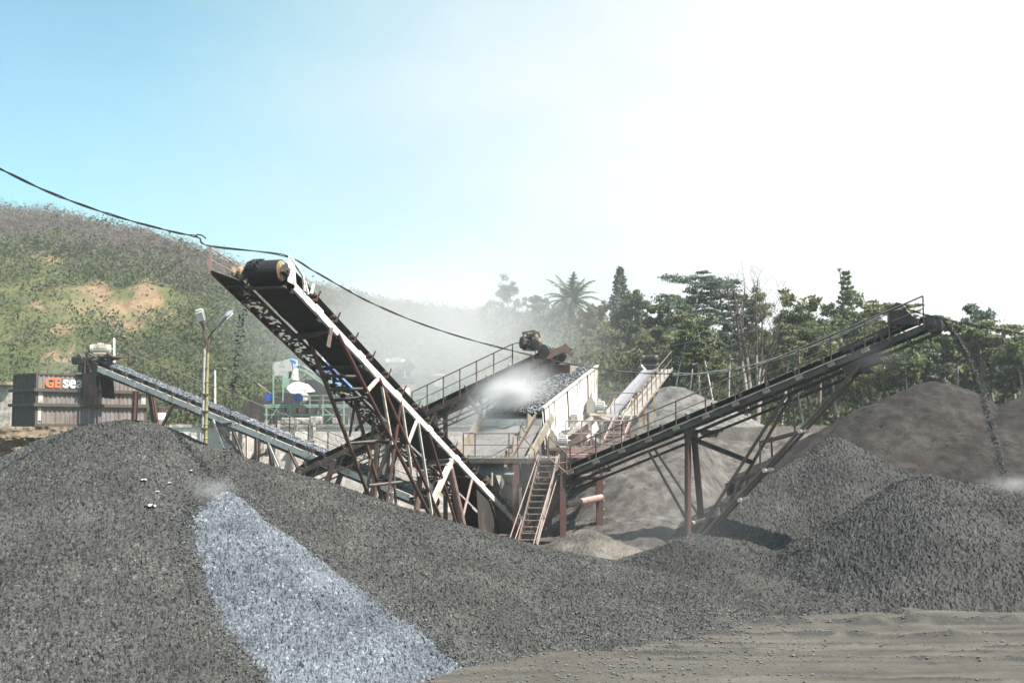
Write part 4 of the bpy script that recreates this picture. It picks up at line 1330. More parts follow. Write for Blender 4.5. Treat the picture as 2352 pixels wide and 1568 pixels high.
st5 = C5.at(C5.L + .15, 0, .28)
ld = P(2312, 1112, 32.6)
tf = 1.02
vz = (ld.z - st5.z + 4.9 * tf * tf) / tf
falling('falling_stones', st5, ((ld.x - st5.x) / tf, (ld.y - st5.y) / tf, vz), tf, 3000, .06, .032, M['backlitstone'], 'dense stream of stones, coloured dark as backlit, falling from the right conveyor', 4, .8)
g = np.random.default_rng(24)
n = 1600; a = g.uniform(2, C5.L, n); l = g.normal(0, .14, n)
stones('belt_load', np.array([tuple(C5.at(a[i], l[i], .32 + .08 * math.exp(-(l[i] / .2) ** 2))) for i in range(n)]), g.uniform(.03, .06, n), M['stone'], kind='stuff', label='dark stones riding on the right conveyor', cat='stones')
# ------------------------------------------------------------------ vibrating screen, decks, columns, ladder
sr = thing('vibrating_screen', 'big white-sided sloping screen box full of crushed stone, in the middle of the plant', 'screen', P(1300, 1040, 41))
FRt, FRb = P(1244, 939, 39), P(1257, 1031, 39)       # front right, top and bottom
BRt, BRb = P(1370, 841, 43.2), P(1368, 918, 43.2)
ax = (BRt - FRt); axh = Vector((ax.x, ax.y, 0)).normalized(); rgt = Vector((axh.y, -axh.x, 0))
WS = 2.75
L_ = rgt * -WS
FRb = Vector((FRt.x + .12, FRt.y + .05, FRb.z)); BRb = Vector((BRt.x, BRt.y, BRb.z))
M1 = FRt.lerp(BRt, .5); M1b = FRb.lerp(BRb, .5)
low_mid = FRb.lerp(BRb, .42) + Z * -.05
side = [FRt, BRt, BRb, FRb.lerp(BRb, .72) + Z * .1, FRb.lerp(BRb, .55) - Z * .35, FRb.lerp(BRb, .3) + Z * .12, FRb]
for nm, off in (('right', Vector((0, 0, 0))), ('left', L_)):
    mb = MB(); mb.plate([p + off for p in side], rgt * .03)
    o = mb.build('side_plate', M['white'], sr)
    if nm == 'right':
        for q in (.015, .10, .19, .42, .60, .80, .865, .93, .985):
            a, b = FRt.lerp(BRt, q), FRb.lerp(BRb, q)
            ln = 1.0 if q in (.015, .42, .80) else .72
            mb = MB(); mb.beam(a + rgt * .06, a.lerp(b, ln) + rgt * .06, .07 if ln == 1 else .04, .06, rgt); mb.build('stiffener', M['brown'] if ln == 1 else M['cream'], o)
        mb = MB(); mb.beam(FRt + rgt * .05 + Z * .03, BRt + rgt * .05 + Z * .03, .14, .07); mb.build('top_rail', M['cream'], o)
    else:
        mb = MB(); mb.beam(FRt + L_ - rgt * .02 + Z * .03, BRt + L_ - rgt * .02 + Z * .03, .12, .07); mb.build('top_rail', M['tan'], o)
mb = MB(); mb.plate([BRt, BRt + L_, BRt + L_ - Z * .5, BRt - Z * .5], axh * .04); mb.build('back_plate', M['white'], sr)
dk = -.38
mb = MB(); mb.plate([FRt + Z * dk, BRt + Z * dk, BRt + L_ + Z * dk, FRt + L_ + Z * dk], (0, 0, -.05)); mb.build('deck', M['dark'], sr)
mb = MB(); mb.plate([FRt + Z * (dk - .02), FRt + L_ + Z * (dk - .02), FRt + L_ + Z * (dk - .36) - axh * .05, FRt + Z * (dk - .36) - axh * .05], axh * .04); mb.build('front_lip', M['grey'], sr)
# cross pipe and vibrator box on the right side
mb = MB(); c = FRb.lerp(BRb, .5) - Z * .12 + rgt * .1; mb.lathe(c, rgt, [(-.2, .3), (.1, .3), (.12, .22), (.3, .22), (.32, .1)], 18); mb.build('vibrator', M['white'], sr)
mb = MB(); mb.box(c + Z * .36 + rgt * .14, .62, .3, .3, (axh, rgt, Z)); mb.build('vibrator_cover', M['cream'], sr)
# load of stones (a mound surface plus loose stones), resting on the deck
g = np.random.default_rng(33)
na, nl = 60, 36
A_, B_ = np.meshgrid(np.linspace(0, 1, na), np.linspace(.02, .98, nl))
top = .14 + .10 * A_ + .05 * fbm(A_ * 9, B_ * 6, 3, 5) + .10 * np.sin(np.pi * B_) + g.normal(0, .02, A_.shape)
pos = np.array(FRt)[None, None] + np.array(ax)[None, None] * A_[..., None] + np.array(L_)[None, None] * B_[..., None]
pos[..., 2] += dk + top
o = grid_mesh('screen_load', pos[..., 0], pos[..., 1], pos[..., 2], M['gravel'], None, False, tuple(FRt))
tag(o, 'bed of crushed stone sliding down the white screen', 'stones', None, 'stuff')
n = 3000
aa, bb = g.uniform(0.0, 1, n), g.uniform(.02, .98, n)
pp = np.array(FRt)[None] + np.array(ax)[None] * aa[:, None] + np.array(L_)[None] * bb[:, None]
pp[:, 2] += dk + .16 + .10 * aa + .10 * np.sin(np.pi * bb) + g.uniform(0, .05, n)
stones('screen_load', pp, g.uniform(.03, .075, n), M['crushed'], kind='stuff', label='loose pale stones on top of the screen load', cat='stones')

# discharge chute in front of the screen with toothed side rails
ch = thing('discharge_chute', 'dusty grey sloping chute below the front lip of the white screen, with saw-toothed rails', 'chute', P(1150, 1060, 37.8))
a0, a1 = FRt + Z * (dk - .3) - axh * .1, FRt + L_ + Z * (dk - .3) - axh * .1
dirf = (-axh * 1.0 - Z * .80).normalized()
e0, e1 = a0 + dirf * 3.0, a1 + dirf * 3.0
mb = MB(); mb.plate([a0, a1, e1, e0], (0, 0, -.04)); mb.build('chute_plate', M['chute'], ch)
mb = MB(); mb.plate([a1, e1, e1 + Z * .6, a1 + Z * .6], rgt * .03); mb.build('side_plate', M['tan'], ch)
for j, (lat, ln, mt) in enumerate([(.42, 2.5, 'tan'), (-.30, 3.1, 'brown')]):
    b = a0 + rgt * lat + Z * (.18 + .12 * j)
    mb = MB(); mb.beam(b - dirf * .3, b + dirf * ln, .34 if j == 0 else .14, .10, rgt); mb.build('rail', M[mt], ch)
    for k in range(4 if j else 0):
        q = b + dirf * (.1 + k * .78) + (Z * .08)
        nn = rgt.cross(dirf).normalized(); nn = nn if nn.z > 0 else -nn
        mb = MB(); mb.plate([q, q + dirf * .66, q + dirf * .2 + nn * .42], rgt * -.06); mb.build('tooth', M['tan'], ch)
# lower hopper plates under the deck, ending over the tall conveyor's tail
hp = thing('feed_hopper', 'yellowish rusty hopper plates under the deck, above the foot of the tall conveyor', 'hopper', P(1140, 1160, 38.6))
for (pts, m, th) in [([(1085, 1062), (1112, 1062), (1136, 1110), (1128, 1128), (1100, 1092)], 'cream', .8), ([(1108, 1060), (1120, 1062), (1146, 1130), (1142, 1150)], 'tan', .9),
                     ([(1150, 1082), (1190, 1068), (1194, 1120), (1160, 1112)], 'grey', .9), ([(1160, 1105), (1188, 1110), (1180, 1150), (1148, 1140)], 'tan', .7),
                     ([(1196, 1062), (1262, 1062), (1236, 1175), (1200, 1180)], 'brown', 1.0), ([(1070, 1062), (1090, 1062), (1110, 1100), (1095, 1108)], 'brown', .8)]:
    mb = MB(); mb.plate([P(u, v, 38.4) for u, v in pts], (0.1, th, 0)); mb.build('hopper_plate', M[m], hp)

# deck with handrail in front of the chute
def deck(name, label, u0, u1, v, Y, depth, th, mat, posts, hgt, railmat, cat='platform', path=None):
    p0, p1 = P(u0, v, Y), P(u1, v, Y)
    rt = thing(name, label, cat, ((p0.x + p1.x) / 2, p0.y, p0.z))
    mb = MB(); mb.box(((p0.x + p1.x) / 2, p0.y + depth / 2, p0.z - .02), p1.x - p0.x, depth, .05)
    n = int((p1.x - p0.x) / .5) + 1
    mb.build('deck_plate', M['tan'], rt)
    mb = MB(); mb.channel(p0 - Z * (th / 2 + .05), p1 - Z * (th / 2 + .05), th, .07, -1)
    mb.channel(p0 - Z * (th / 2 + .05) + Vector((0, depth, 0)), p1 - Z * (th / 2 + .05) + Vector((0, depth, 0)), th, .07, -1)
    for i in range(n):
        x = p0.x + (p1.x - p0.x) * (i + .5) / n
        mb.beam((x, p0.y + .03, p0.z - .1), (x, p0.y + depth - .03, p0.z - .1), .06, .08)
    mb.build('edge_beam', mat, rt)
    pts = path or [(p0.x + .02, 0), (p1.x - .02, 0)]
    mb = MB()
    tp = [Vector((P(u, v, Y).x, p0.y + .04, p0.z)) for u in posts]
    mb.path([q + Z * hgt for q in tp], .026, 6); mb.path([q + Z * hgt * .52 for q in tp], .02, 6)
    r_ = mb.build('handrail', railmat, rt)
    for q in tp:
        mb = MB(); mb.beam(q, q + Z * hgt, .05, .05, Vector((0, 1, 0))); mb.build('post', railmat, r_)
    return rt, p0, p1


dka, d0, d1 = deck('platform', 'dusty deck with dark edge beam and pale handrail in front of the screen chute', 1062, 1282, 1050, 37.2, 1.5, .17, M['dark'], (1064, 1091, 1169, 1189), .93, M['brown'])
mb = MB(); mb.path([P(1189, 1003, 37.2), P(1201, 1003, 37.2), P(1228, 1034, 37.2), P(1230, 1090, 37.2)], .026, 6); mb.path([P(1189, 1028, 37.2), P(1218, 1027, 37.2)], .02, 6); mb.build('handrail', M['brown'], dka)
dkb, q0, q1 = deck('platform', 'pink-edged motor deck with a tall handrail beside the white screen side', 1296, 1436, 1027, 38.6, 2.2, .17, M['pink'], (1300, 1336, 1358, 1386, 1410, 1434), 1.06, M['pink'])
mb = MB(); mb.box(P(1325, 1046, 38.2), .9, .8, .14); mb.build('step', M['pink'], dkb)
dkc, q2, q3 = deck('platform', 'small upper landing with bare brown rails left of the small far conveyor', 1388, 1455, 957, 45, 1.6, .12, M['brown'], (1391, 1403, 1458), 1.12, M['brown'])
for rt, pts in ((dka, [(1185, 1060, 1185, 1258, .30)]), (dkb, [(1293, 1050, 1293, 1258, .28), (1376, 1040, 1378, 1228, .32)]), (dkc, [(1362, 960, 1364, 1050, .26), (1398, 965, 1392, 1050, .18), (1444, 965, 1450, 1060, .16)])):
    for (u0, v0, u1, v1, w) in pts:
        Y0 = {id(dka): 37.35, id(dkb): 38.9, id(dkc): 45.4}[id(rt)]
        if u0 == 1293: Y0 = 36.9
        p = P(u0, v0, Y0); b = P(u1, v1, Y0); b.z = .3; 
        mb = MB(); mb.hbeam(p, Vector((b.x, p.y, .35)), w, w * .85, Vector((0, 1, 0))); o = mb.build('column', M['red'], rt)
        mb = MB()
        for k in range(9):
            z = .8 + k * .35
            if z < p.z - .3: mb.box((p.x + w * .4 + .03, p.y - w * .1, z), .12, .03, .025)
        if u0 in (1293, 1376): mb.build('rung', M['cream'], o)
mb = MB(); mb.tube(P(1300, 1159, 37.0), P(1381, 1142, 38.7), .135, 14); mb.build('tie_pipe', M['pink'], dkb)
mb = MB(); mb.tube(P(1250, 1108, 36.9), P(1290, 1100, 38.9), .1, 12); mb.tube(P(1330, 1094, 38.8), P(1376, 1094, 38.8), .12, 12); mb.build('tie_pipe', M['dark'], dkb)
mb = MB(); mb.tube(P(1222, 1135, 38.5), P(1244, 1124, 38.5), .12, 12); mb.tube(P(1088, 1230, 38.2), P(1180, 1232, 38.2), .11, 12); mb.build('tie_pipe', M['pink'], dka)
# dark feed chute under the right conveyor's tail
uch = thing('discharge_chute', 'dark rusty chute dropping from the foot of the right conveyor behind the ladder', 'chute', P(1262, 1170, 37.6))
for (pts, m, th) in [([(1246, 1112), (1320, 1086), (1290, 1150), (1234, 1232), (1222, 1214)], 'brown', .05), ([(1320, 1086), (1326, 1092), (1240, 1236), (1233, 1232)], 'dark', .9), ([(1240, 1116), (1250, 1112), (1226, 1214), (1216, 1206)], 'dark', .9)]:
    mb = MB(); mb.plate([P(u, v, 37.6) for u, v in pts], (.05, th, 0)); mb.build('chute_plate', M[m], uch)

# grit lying on the decks
g = np.random.default_rng(52)
gp_ = [(g.uniform(d0.x, d1.x), d0.y + g.uniform(.05, 1.4), d0.z + .02) for _ in range(260)] + [(g.uniform(q0.x, q1.x), q0.y + abs(g.normal(0, .8)) % 2.1, q0.z + .02) for _ in range(320)]
stones('deck_grit', np.array(gp_), g.uniform(.02, .06, len(gp_)), M['stone'], kind='stuff', label='grit and small stones spilled on the decks beside the screen', cat='stones')

# stair ladder
ld_ = thing('steel_ladder', 'steep steel stair with long pink handrails leading up to the dusty deck', 'ladder', P(1207, 1265, 34.6))
tl, tr, bl, br = P(1239, 1046, 37.1), P(1270, 1046, 37.1), P(1185, 1262, 34.5), P(1229, 1270, 34.5)
w_ = .68
tl = Vector((P(1240, 1048, 37.1).x, 37.15 * S, d0.z)); tr = tl + Vector((w_, 0, 0)); bl = P(1187, 1262, 34.5); br = bl + Vector((w_, 0, 0))
for p, q in ((tl, bl), (tr, br)):
    mb = MB(); mb.beam(p, q, .05, .17); mb.build('stringer', M['tan'] if p is tr else M['brown'], ld_)
for k in range(15):
    q = (k + .5) / 15
    mb = MB(); mb.beam(tl.lerp(bl, q) + Vector((.03, 0, 0)), tr.lerp(br, q) - Vector((.03, 0, 0)), .16, .03); mb.build('tread', M['brown'], ld_)
for off in (-.06, w_ + .06):
    mb = MB(); o_ = Vector((off, 0, 0))
    a, b = tl + o_, bl + o_
    pr = (tl - bl).normalized()
    s_ = Vector((-.26 if off < 0 else -.16, -.5, .0))
    mb.path([a + Z * .1, a + s_ * .0 + Z * .12, b + s_ + Z * .25], .02, 6)
    mb.path([a - Z * .55, b + s_ * .55 + Z * .0], .02, 6)
    for q in (.35, .68, .97):
        mb.tube(a.lerp(b, q), (a + Z * .12).lerp(b + s_ + Z * .25, q), .02, 6)
    mb.path([a + Z * .12, a - Z * 1.0], .024, 6)
    mb.build('handrail', M['pink'], ld_)

# two electric motors with curved belt guards
for (u, v, Y, lab) in [(1276, 1010, 38.2, 'lower grey finned motor with a curved belt guard, on the deck by the ladder top'), (1364, 931, 42.0, 'upper grey finned motor with curved belt guard, behind the white screen side')]:
    c = P(u, v, Y)
    mt = thing('electric_motor', lab, 'motor', c - Z * .3, 'screen drive motors')
    motor(mt, c + Vector((.22, .1, -.02)), (1, .25, 0), .5, .24, M['grey'], M['grey'], 'motor_body')
    mb = MB()
    prof = [(-.20, -.42), (.12, -.42), (.14, -.05), (.10, .18), (.02, .36), (-.06, .42), (-.10, .30), (-.17, .22), (-.22, 0)]
    mb.plate([c + Vector((x - .1, -.12, z)) for x, z in prof], (0, .42, 0)); mb.build('belt_guard', M['tan'], mt)
    mb = MB(); mb.box(c + Vector((.15, .1, -.36)), .8, .6, .1); mb.build('base_plate', M['brown'], mt)
col = thing('steel_column', 'brown box column carrying the upper motor beside the white screen', 'column', P(1368, 1030, 42.2))
p = P(1368, 952, 42.2); mb = MB(); mb.hbeam(p, (p.x, p.y, .4), .34, .3, Vector((0, 1, 0))); mb.build('shaft', M['brown'], col)
mb = MB(); mb.beam(P(1352, 951, 42.2), P(1402, 954, 42.2), .9, .1); mb.beam(P(1380, 957, 41.9), P(1400, 962, 41.9), .3, .1); mb.build('bracket', M['cream'], col)
# screen under-frame: braces, springs and posts
for (u0, v0, u1, v1, Y, w, m) in [(1270, 1022, 1362, 958, 40.6, .16, 'cream'), (1262, 1045, 1262, 1250, 39.6, .2, 'brown'), (1300, 1030, 1352, 985, 40.8, .3, 'brown'), (1112, 962, 1080, 1050, 40.2, .18, 'tan'), (1236, 1035, 1236, 1100, 39.6, .2, 'white'), (1125, 1060, 1125, 1230, 40.2, .22, 'brown'), (1404, 1030, 1356, 1000, 41.5, .14, 'grey'), (1345, 930, 1345, 1030, 42.6, .2, 'brown')]:
    p, q = P(u0, v0, Y), P(u1, v1, Y)
    if u0 == u1: q.z = .4 if v1 > 1200 else q.z
    seg(sr, 'frame_leg', M[m], p, q, w=w, kind='beam')
mb = MB(); mb.plate([P(1292, 1010, 40.7), P(1340, 978, 40.9), P(1352, 1020, 40.9), P(1300, 1026, 40.7)], (0, .3, 0)); mb.build('under_pan', M['brown'], sr)
mb = MB(); mb.plate([P(1328, 1015, 41), P(1370, 965, 41.4), P(1376, 985, 41.4), P(1345, 1020, 41)], (0, .3, 0)); mb.build('under_pan', M['grey'], sr)
# ladder on the upper landing and clutter of stairs right of it
st_ = thing('steel_stair', 'short dusty stair between the motor deck and the upper landing', 'stair', P(1420, 1020, 42))
for k in range(7):
    mb = MB(); c = P(1405 + k * 4, 1018 - k * 9, 41.5 + k * .45); mb.box(c, .75, .22, .04); mb.build('tread', M['pink'], st_)
for s_ in (-.4, .4):
    mb = MB(); a, b = P(1403, 1023, 41.4) + Vector((s_, 0, 0)), P(1432, 958, 44.6) + Vector((s_, 0, 0)); mb.beam(a, b, .05, .18); mb.build('stringer', M['pink'], st_)
    mb = MB(); mb.path([a + Z * .9, b + Z * .9], .022, 6); mb.path([a, a + Z * .9], .022, 6); mb.path([b, b + Z * .9], .022, 6); mb.build('handrail', M['yellow'], st_)
# sheet hopper where the feed conveyor drops onto the screen
fh = thing('feed_box', 'pinkish open steel box at the top end of the screen under the feed conveyor head', 'chute', P(1225, 880, 43.4))
c = BRt + L_ * .62 + Z * -.15
for k, off in enumerate((-.9, .2)):
    mb = MB(); mb.box(c + axh * off, .06, 1.6, .42, (axh, rgt, Z)); mb.build('box_plate', M['tan'] if k else M['brown'], fh)
for off in (-.8, .8):
    mb = MB(); mb.box(c + rgt * off - axh * .35, 1.15, .06, .42, (axh, rgt, Z)); mb.build('box_plate', M['tan'], fh)
mb = MB()
for off in (-.75, .75):
    mb.beam(c + rgt * off + axh * .1, Vector((c.x, c.y, .5)) + rgt * off + axh * .1, .14, .14)
mb.build('leg', M['brown'], fh)
# ================================================================== CONTAINER, LAMP, CABLES
th_ = R(50)
fx = Vector((math.cos(th_), math.sin(th_), 0)); fy = Vector((-math.sin(th_), math.cos(th_), 0))
C0 = P(80, 975, 54); C0.z = TER + .02
LX, WY, HZ = 7.0, 2.75, 3.02
ct = thing('shipping_container', 'grey corrugated container with orange and white letters, on the terrace behind the gravel peak', 'container', C0 + (fx * LX + fy * WY) * .5)
def cl_(x, y, z): return C0 + fx * x + fy * y + Z * z
def corr(p0, dirx, n_out, L, z0, z1, pitch=.28, depth=.05):
    mb = MB(); n = int(L / pitch); pitch = L / n
    xs = []
    for i in range(n):
        xs += [(i * pitch, 0), (i * pitch + .09, 0), (i * pitch + .14, -depth), (i * pitch + pitch - .05, -depth)]
    xs.append((L, 0))
    vs = []
    for (x, o) in xs:
        for z in (z0, z1): vs.append(p0 + dirx * x + n_out * o + Z * z)
    mb.add(vs, [(2 * i, 2 * i + 2, 2 * i + 3, 2 * i + 1) for i in range(len(xs) - 1)])
    return mb
tt = NT('container_paint'); c = tt.coord()
sx = tt.n('ShaderNodeSeparateXYZ'); tt.l(c, sx.inputs[0])
rs = tt.ramp(tt.noise(c, 1.6, 8, .72), [(.5, 0), (.66, 1)])
mp = tt.n('ShaderNodeMapping'); mp.inputs['Scale'].default_value = (3.5, 3.5, .35); tt.l(c, mp.inputs[0])
st = tt.ramp(tt.noise(mp.outputs[0], 1.2, 5, .6), [(.4, 0), (.7, .8)])
cc = tt.mix(tt.ramp(tt.noise(c, .5, 3), [(.4, 0), (.6, 1)]), (0.19, 0.17, 0.148), (0.175, 0.17, 0.185))
cc = tt.mix(st, cc, (0.11, 0.092, 0.075)); cc = tt.mix(tt.math('MULTIPLY', rs, .7), cc, (0.12, 0.07, 0.05))
M['contpaint'] = tt.bsdf(cc, .7, 0, tt.noise(c, 20, 4), .004)
M['contend_shaded'] = m_metal('container_end_shaded', (0.07, 0.062, 0.06), amt=.3, dust=0)  # end walls darker than the front: their shade is put into the paint
M['rail'] = m_metal('grimy_rail', (0.075, 0.06, 0.05), rust=(0.06, 0.042, 0.033), amt=.4, dust=.1)
corr(cl_(.12, 0, 0), fx, -fy, LX - .24, .15, HZ - .1).build('front_wall', M['contpaint'], ct)
corr(cl_(.12, WY, 0), fx, fy, LX - .24, .15, HZ - .1).build('rear_wall', M['contpaint'], ct)
corr(cl_(0, .12, 0), fy, -fx, WY - .24, .15, HZ - .1).build('end_wall', M['contend_shaded'], ct)
corr(cl_(LX, .12, 0), fy, fx, WY - .24, .15, HZ - .1).build('end_wall', M['contend_shaded'], ct)
for (x, y) in ((0, 0), (LX, 0), (0, WY), (LX, WY)):
    mb = MB(); mb.box(cl_(x + (.06 if x == 0 else -.06), y + (.06 if y == 0 else -.06), HZ / 2), .14, .14, HZ, (fx, fy, Z)); mb.build('corner_post', M['rail'], ct)
for z, hh in ((.08, .16), (HZ - .05, .1)):
    mb = MB()
    for y in (.03, WY - .03): mb.box(cl_(LX / 2, y, z), LX - .28, .12, hh, (fx, fy, Z))
    for x in (.03, LX - .03): mb.box(cl_(x, WY / 2, z), .12, WY - .28, hh, (fx, fy, Z))
    mb.build('side_rail', M['rail'], ct)
for z in (1.22, 2.06):        # the two thick girders bolted round the box
    mb = MB(); mb.box(cl_(LX / 2 + .1, -.11, z), LX + .6, .16, .18, (fx, fy, Z)); mb.box(cl_(-.11, WY / 2, z), .16, WY + .3, .18, (fx, fy, Z)); mb.build('girder', M['rail'], ct)
for (x, z, w_, h_) in ((.27, 1.64, .26, .62), (.24, .7, .2, .74), (LX - .25, 1.64, .3, .6)):
    mb = MB(); mb.box(cl_(x, -.012, z), w_, .02, h_, (fx, fy, Z)); mb.build('white_panel', M['grey'], ct)
for x in (.7, 2.1):
    mb = MB(); mb.beam(cl_(x, .1, HZ - .1), cl_(x, .1, HZ + .25), .05, .05); mb.build('stake', M['brown'], ct)


def lettering(name, txt, p, ex, ez, size, mat, parent, depth=.012, bold=0.02):
    cu = bpy.data.curves.new(name, 'FONT'); cu.body = txt; cu.size = size; cu.extrude = depth; cu.offset = bold
    tmp = bpy.data.objects.new('tmp_text', cu); COL.objects.link(tmp)
    dg = bpy.context.evaluated_depsgraph_get(); me = bpy.data.meshes.new_from_object(tmp.evaluated_get(dg)); bpy.data.objects.remove(tmp)
    ey = ez.cross(ex)
    mtx = Matrix((ex, ez, ex.cross(ez))).transposed().to_4x4(); mtx.translation = p - root_loc(parent)
    me.transform(mtx); me.materials.clear()
    o = link(name, me, mat, parent); me.name = name
    return o


M['orange'] = m_plain('orange_paint', (0.62, 0.14, 0.06), .6, .2, 6, .002)
lettering('lettering', 'GE', cl_(.50, -.035, 2.24), fx, Z, .74, M['orange'], ct, bold=.03)
lettering('lettering', 'sea', cl_(1.55, -.035, 2.24), fx, Z, .96, M['whitep'], ct, bold=.018)
# yellow-roofed shed end at the very left
sh = thing('shed', 'pale boarded shed with a yellow roof edge, cut off by the left border', 'shed', P(-10, 975, 60))
p = P(-12, 975, 60); mb = MB(); mb.box((p.x, p.y + 1, TER + 1.3), 1.9, 2, 2.6); mb.build('wall', M['conc'], sh)
mb = MB(); mb.box((p.x, p.y + .9, TER + 2.7), 2.2, 2.6, .2); mb.build('roof', M['yellow'], sh)

# double street lamp on a bamboo-lashed pole
lp = thing('street_lamp', 'double-headed street lamp on a pole lashed with yellow bamboo, in front of the left conveyor', 'street lamp', (P(470, 1000, 31).x, 31 * S, .3))
pb, pm, pt = P(469, 1030, 31), P(474, 790, 31), P(477, 770, 31)
pb.z = .2
mb = MB(); mb.path([pb + Vector((-.045, 0, 0)), P(472, 800, 31) + Vector((-.03, 0, 0))], [.06, .045], 10); mb.build('pole', M['grey'], lp)
mb = MB()
b0, b1 = pb + Vector((.05, -.05, 0)), P(477, 812, 31)
n = 16
pts = [b0.lerp(b1, i / n) + Vector((math.sin(i * 2.1) * .006, 0, 0)) for i in range(n + 1)]
mb.path(pts, [.062 - .001 * i for i in range(n + 1)], 10)
for q in pts[1:-1]: mb.lathe(q, Z, [(-.015, .058), (-.008, .066), (.008, .066), (.015, .058)], 10)
mb.build('bamboo_pole', M['bamboo'], lp)
for k in range(9):
    z = pb.z + 1.6 + k * .55; q = pb.lerp(P(475, 800, 31), (z - pb.z) / (P(475, 800, 31).z - pb.z))
    mb = MB(); mb.lathe(q, Z, [(-.02, .1), (-.02, .125), (.02, .125), (.02, .1)], 12); mb.beam(q + Vector((.1, 0, 0)), q + Vector((.22, -.02, .0)), .015, .015); mb.build('lashing', M['brown'], lp)
mb = MB(); mb.path([P(472, 805, 31), P(472, 778, 31), P(469, 765, 31), P(468, 757, 31)], .028, 8); mb.path([P(478, 810, 31), P(479, 775, 31), P(486, 765, 30.6), P(498, 752, 30)], .024, 8); mb.build('lamp_arm', M['brown'], lp)


def lamp_head(base, tip, wv, mat_top, mat_lens, root):
    d = (tip - base); L = d.length; d.normalize(); w = wv.normalized(); n = d.cross(w).normalized()
    mb = MB(); vs = []; fs = []
    secs = [(0, .035, .035), (.3, .085, .06), (.5, .15, .085), (.9, .17, .10), (1.0, .13, .06)]
    for (q, a, b) in secs:
        for k in range(12):
            g = 2 * math.pi * k / 12
            vs.append(base + d * L * q + w * a * math.cos(g) + n * b * math.sin(g) * (1 if math.sin(g) > 0 else .55))
    for i in range(len(secs) - 1):
        for k in range(12):
            k2 = (k + 1) % 12
            fs.append((i * 12 + k, i * 12 + k2, (i + 1) * 12 + k2, (i + 1) * 12 + k))
    fs += [tuple(range(12)), tuple(range(48, 60))]
    mb.add(vs, fs); o = mb.build('lamp_head', mat_top, root, True)
    mb = MB(); c = base + d * L * .70
    mb.box(c - n * .062, L * .42, .26, .03, (d, w, n)); mb.build('lens', mat_lens, o)
    return o


lamp_head(P(469, 757, 31), P(456, 711, 30.6), Vector((1, -.2, .25)), M['grey'], M['whitep'], lp)
lamp_head(P(496, 754, 30), P(528, 719, 29.6), Vector((1, .3, 1)), M['galv'], M['whitep'], lp)

# thin service poles
for (u, vt, vb, Y, r, lab) in [(262, 776, 978, 60, .09, 'thin white pole behind the head of the left conveyor'), (494, 850, 980, 66, .08, 'short thin grey pole behind the left conveyor, right of the street lamp')]:
    b, t_ = P(u, vb, Y), P(u, vt, Y); b.z = TER
    po = thing('service_pole', lab, 'pole', b)
    mb = MB(); mb.tube(b, t_, r, 8, r * .75); mb.build('shaft', M['whitep'], po)
    mb = MB(); mb.beam(t_ - Vector((.2, 0, .02)), t_ + Vector((.45, 0, .12)), .08, .08); mb.lathe(t_ + Vector((.45, 0, .1)), (1, 0, -.3), [(0, .05), (.1, .1), (.3, .1), (.35, .03)], 10); mb.build('lamp_arm', M['dark'], po)

# overhead power cable: two twisted strands
CB = [(-260, 250, 15), (-100, 342, 17), (0, 388, 18.2), (100, 436, 19.5), (200, 475, 20.8), (300, 507, 22), (400, 533, 23.2), (455, 545, 23.8), (530, 567, 24.4), (650, 586, 25.4), (720, 622, 27), (790, 662, 28.6), (850, 694, 30), (950, 737, 32), (1060, 774, 34), (1180, 806, 36), (1300, 834, 37.5), (1400, 850, 38.2), (1480, 857, 38.5), (1545, 858, 38.4)]
pts = [P(*q) for q in CB]
i8 = CB.index((530, 567, 24.4)); pts[i8] = POST_TOP + Z * .02


def smooth_path(pts, n=8):
    out = []
    for i in range(len(pts) - 1):
        p0, p1, p2, p3 = pts[max(i - 1, 0)], pts[i], pts[i + 1], pts[min(i + 2, len(pts) - 1)]
        for k in range(n):
            t = k / n
            out.append(.5 * ((2 * p1) + (p2 - p0) * t + (2 * p0 - 5 * p1 + 4 * p2 - p3) * t * t + (3 * p1 - p0 - 3 * p2 + p3) * t ** 3))
    out.append(pts[-1]); return out


sp_ = smooth_path(pts)
cb = thing('power_cable', 'black twisted power cable sagging across the picture from the upper left over the plant', 'cable', pts[8])
for ph in (0, math.pi):
    mb = MB(); mb.path([p + Vector((0, .013 * math.cos(i * .55 + ph), .015 * math.sin(i * .55 + ph) * (1 if i % 9 else 1.6))) for i, p in enumerate(sp_)], .016, 6); mb.build('strand', M['cable'], cb)
mb = MB(); q = P(455, 545, 23.8); mb.path([q + Vector((-.1, 0, .0)), q + Vector((-.02, 0, .07)), q + Vector((.1, 0, .05)), q + Vector((.2, 0, -.03))], .018, 6); mb.build('splice', M['cable'], cb)
pc = thing('power_cable', 'dusty pale cable bundle running up along the handrail of the right conveyor', 'cable', P(1700, 845, 34))
CB2 = [(1545, 858, 38.4), (1600, 857, 37.3), (1680, 847, 36), (1760, 828, 35.2), (1840, 803, 34.4), (1920, 772, 33.6), (1990, 740, 32.9), (2048, 714, 32), (2075, 706, 31.7)]
for j in range(3):
    mb = MB(); mb.path([p + Vector((0, .03 * math.cos(i * .5 + j * 2.1), .03 * math.sin(i * .5 + j * 2.1) - .02 * j)) for i, p in enumerate(smooth_path([P(*q) for q in CB2]))], .013, 5); mb.build('strand', M['palecable'], pc)
CB3 = [(2075, 706, 31.7), (2122, 722, 31), (2200, 740, 29.6), (2280, 755, 28.4), (2380, 772, 27), (2600, 812, 24)]
for j in range(2):
    mb = MB(); mb.path([p + Vector((0, .02 * math.cos(i * .9 + j * 3.1), .022 * math.sin(i * .9 + j * 3.1))) for i, p in enumerate(smooth_path([P(*q) for q in CB3]))], .015, 5); mb.build('strand', M['cable'], pc)
